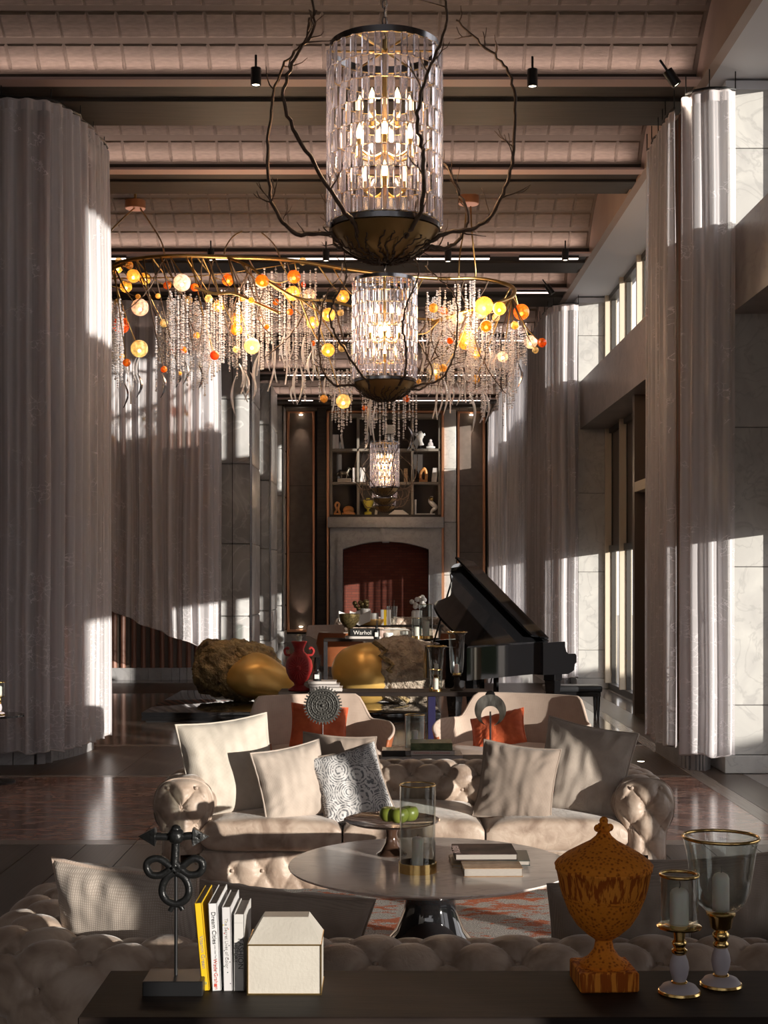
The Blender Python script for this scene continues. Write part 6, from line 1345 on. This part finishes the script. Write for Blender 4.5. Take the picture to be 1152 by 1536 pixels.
to = thing('torso_sculpture', 'white plaster torso on a small stand on the top shelf', 'sculpture', (X39(631), BY, SH[2]+.004)); MB().tube(spline([(0.02,0,0.10),(0.0,0,0.20),(-0.02,0,0.32),(0.0,0,0.42),(-0.02,0,0.50)],4), [0.075,0.075,0.07,0.06,0.055,0.055,0.065,0.08,0.095,0.10,0.10,0.09,0.08,0.06,0.05,0.045,0.04], 12).tube([(-0.09,0,0.43),(-0.13,0,0.36)],[0.045,0.035],8).tube([(0.08,0,0.43),(0.11,0,0.38)],[0.045,0.03],8).build('torso', m_plaster, to, 180); MB().tube([(0,0,0.02),(0,0,0.12)],0.012,6).bbox(-0.06,0.06,-0.05,0.05,0,0.02,0.003,1).build('stand', m_black, to, 60)
sa = thing('seated_figure', 'small grey seated stone figure on the top shelf', 'figurine', (X39(646), BY, SH[2]+.004)); MB().lathe([(0.12,0),(0.13,0.04),(0.09,0.09),(0.075,0.16),(0.05,0.19),(0.035,0.20),(0.045,0.235),(0.03,0.27),(0.001,0.28)], 20).xf(Matrix.Diagonal((1,0.6,1,1))).build('body', plain('speckled_stone', (0.34,0.31,0.32), 0.5, 0, (0.6,0.56,0.56), 20), sa, 180)
MB().tube(spline([(-0.12,-0.05,0.04),(0.0,-0.09,0.05),(0.12,-0.05,0.04)],4),0.03,8).build('folded_legs', m_plaster, sa, 180)
sw = thing('wood_sculpture', 'honey wood loop sculpture on the middle shelf at right', 'sculpture', (X39(635), BY, SH[1]+.004)); MB().tube(spline([(0.08,0,0.06),(0.09,0,0.20),(0.06,0,0.34),(0.01,0,0.38),(-0.06,0,0.28),(-0.08,0,0.16),(-0.06,0,0.06)],5), 0.042, 10).bbox(-0.12,0.12,-0.07,0.07,0,0.07,0.01,2).build('loop', m_bwood, sw, 180)
s3 = thing('wood_sculpture', 'small honey wood standing knot at the left of the lowest shelf', 'sculpture', (X39(506), BY, SH[0]+.004)); MB().tube(spline([(0.07,0,0.05),(0.03,0,0.16),(0.05,0,0.30),(-0.02,0,0.34),(-0.06,0,0.26),(-0.02,0,0.15),(-0.07,0,0.05)],5), 0.032, 8).bbox(-0.1,0.1,-0.06,0.06,0,0.05,0.008,2).build('knot', m_bwood, s3, 180)
s4 = thing('wood_sculpture', 'low honey wood ring lying on the lowest shelf', 'sculpture', (X39(523), BY, SH[0]+.004)); m = MB(); m.tube([(0.10*math.cos(a),0,0.12+0.055*math.sin(a)) for a in [2*math.pi*i/24 for i in range(24)]], [0.065+0.012*math.sin(2*math.pi*i/24) for i in range(24)], 10, True); m.bbox(-0.19,0.19,-0.07,0.07,0,0.06,0.02,2); m.build('ring', m_bwood, s4, 180)
yb_ = thing('yellow_bust', 'yellow headless bust on a foot on the lowest shelf', 'sculpture', (X39(552), BY, SH[0]+.004)); MB().lathe([(0.10,0),(0.10,0.07),(0.03,0.10),(0.03,0.15),(0.09,0.20),(0.15,0.33),(0.16,0.40),(0.11,0.43),(0.06,0.42),(0.05,0.47),(0.001,0.47)], 24).xf(Matrix.Diagonal((1,0.6,1,1))).build('bust', m_yel, yb_, 50)
bd = thing('abstract_sculpture', 'abstract white and gold bird sculpture on a white tray on the lowest shelf', 'sculpture', (X39(647), BY, SH[0]+.004)); MB().bbox(-0.42,0.10,-0.1,0.1,0,0.03,0.006,1).build('tray', m_white, bd, 30); MB().tube(spline([(-0.02,0,0.03),(0.03,0,0.12),(0.12,0,0.20),(0.06,0,0.28),(-0.03,0,0.38),(0.0,0,0.48),(0.05,0,0.50)],5), [0.02+0.05*max(0,math.sin(math.pi*i/30)) for i in range(31)], 10).build('body', m_plaster, bd, 180); MB().sph((0.0,-0.02,0.44),0.07,12,8).build('gold_head', m_brass, bd, 180)
pb = thing('pile_of_papers', 'fanned white papers lying at the middle of the lowest shelf', 'papers', (X39(598), BY, SH[0]+.004))
for k in range(6): MB().bbox(-0.28+0.03*k,0.28-0.03*k,-0.1,0.1,0.022*k,0.022*k+0.018,0.003,1).build('sheet', m_white, pb, 30)
wl = thing('hanging_sign', 'small white square sign hanging in front of the top shelf', 'sign', (X39(584), 38.5, 5.87)); MB().bbox(-0.17,0.17,-0.02,0.02,0,0.24,0.004,1).build('plate', m_white, wl, 30); MB().tube([(0,0,0.24),(0,0,0.95)],0.006,5).build('wire', m_black, wl, 60)
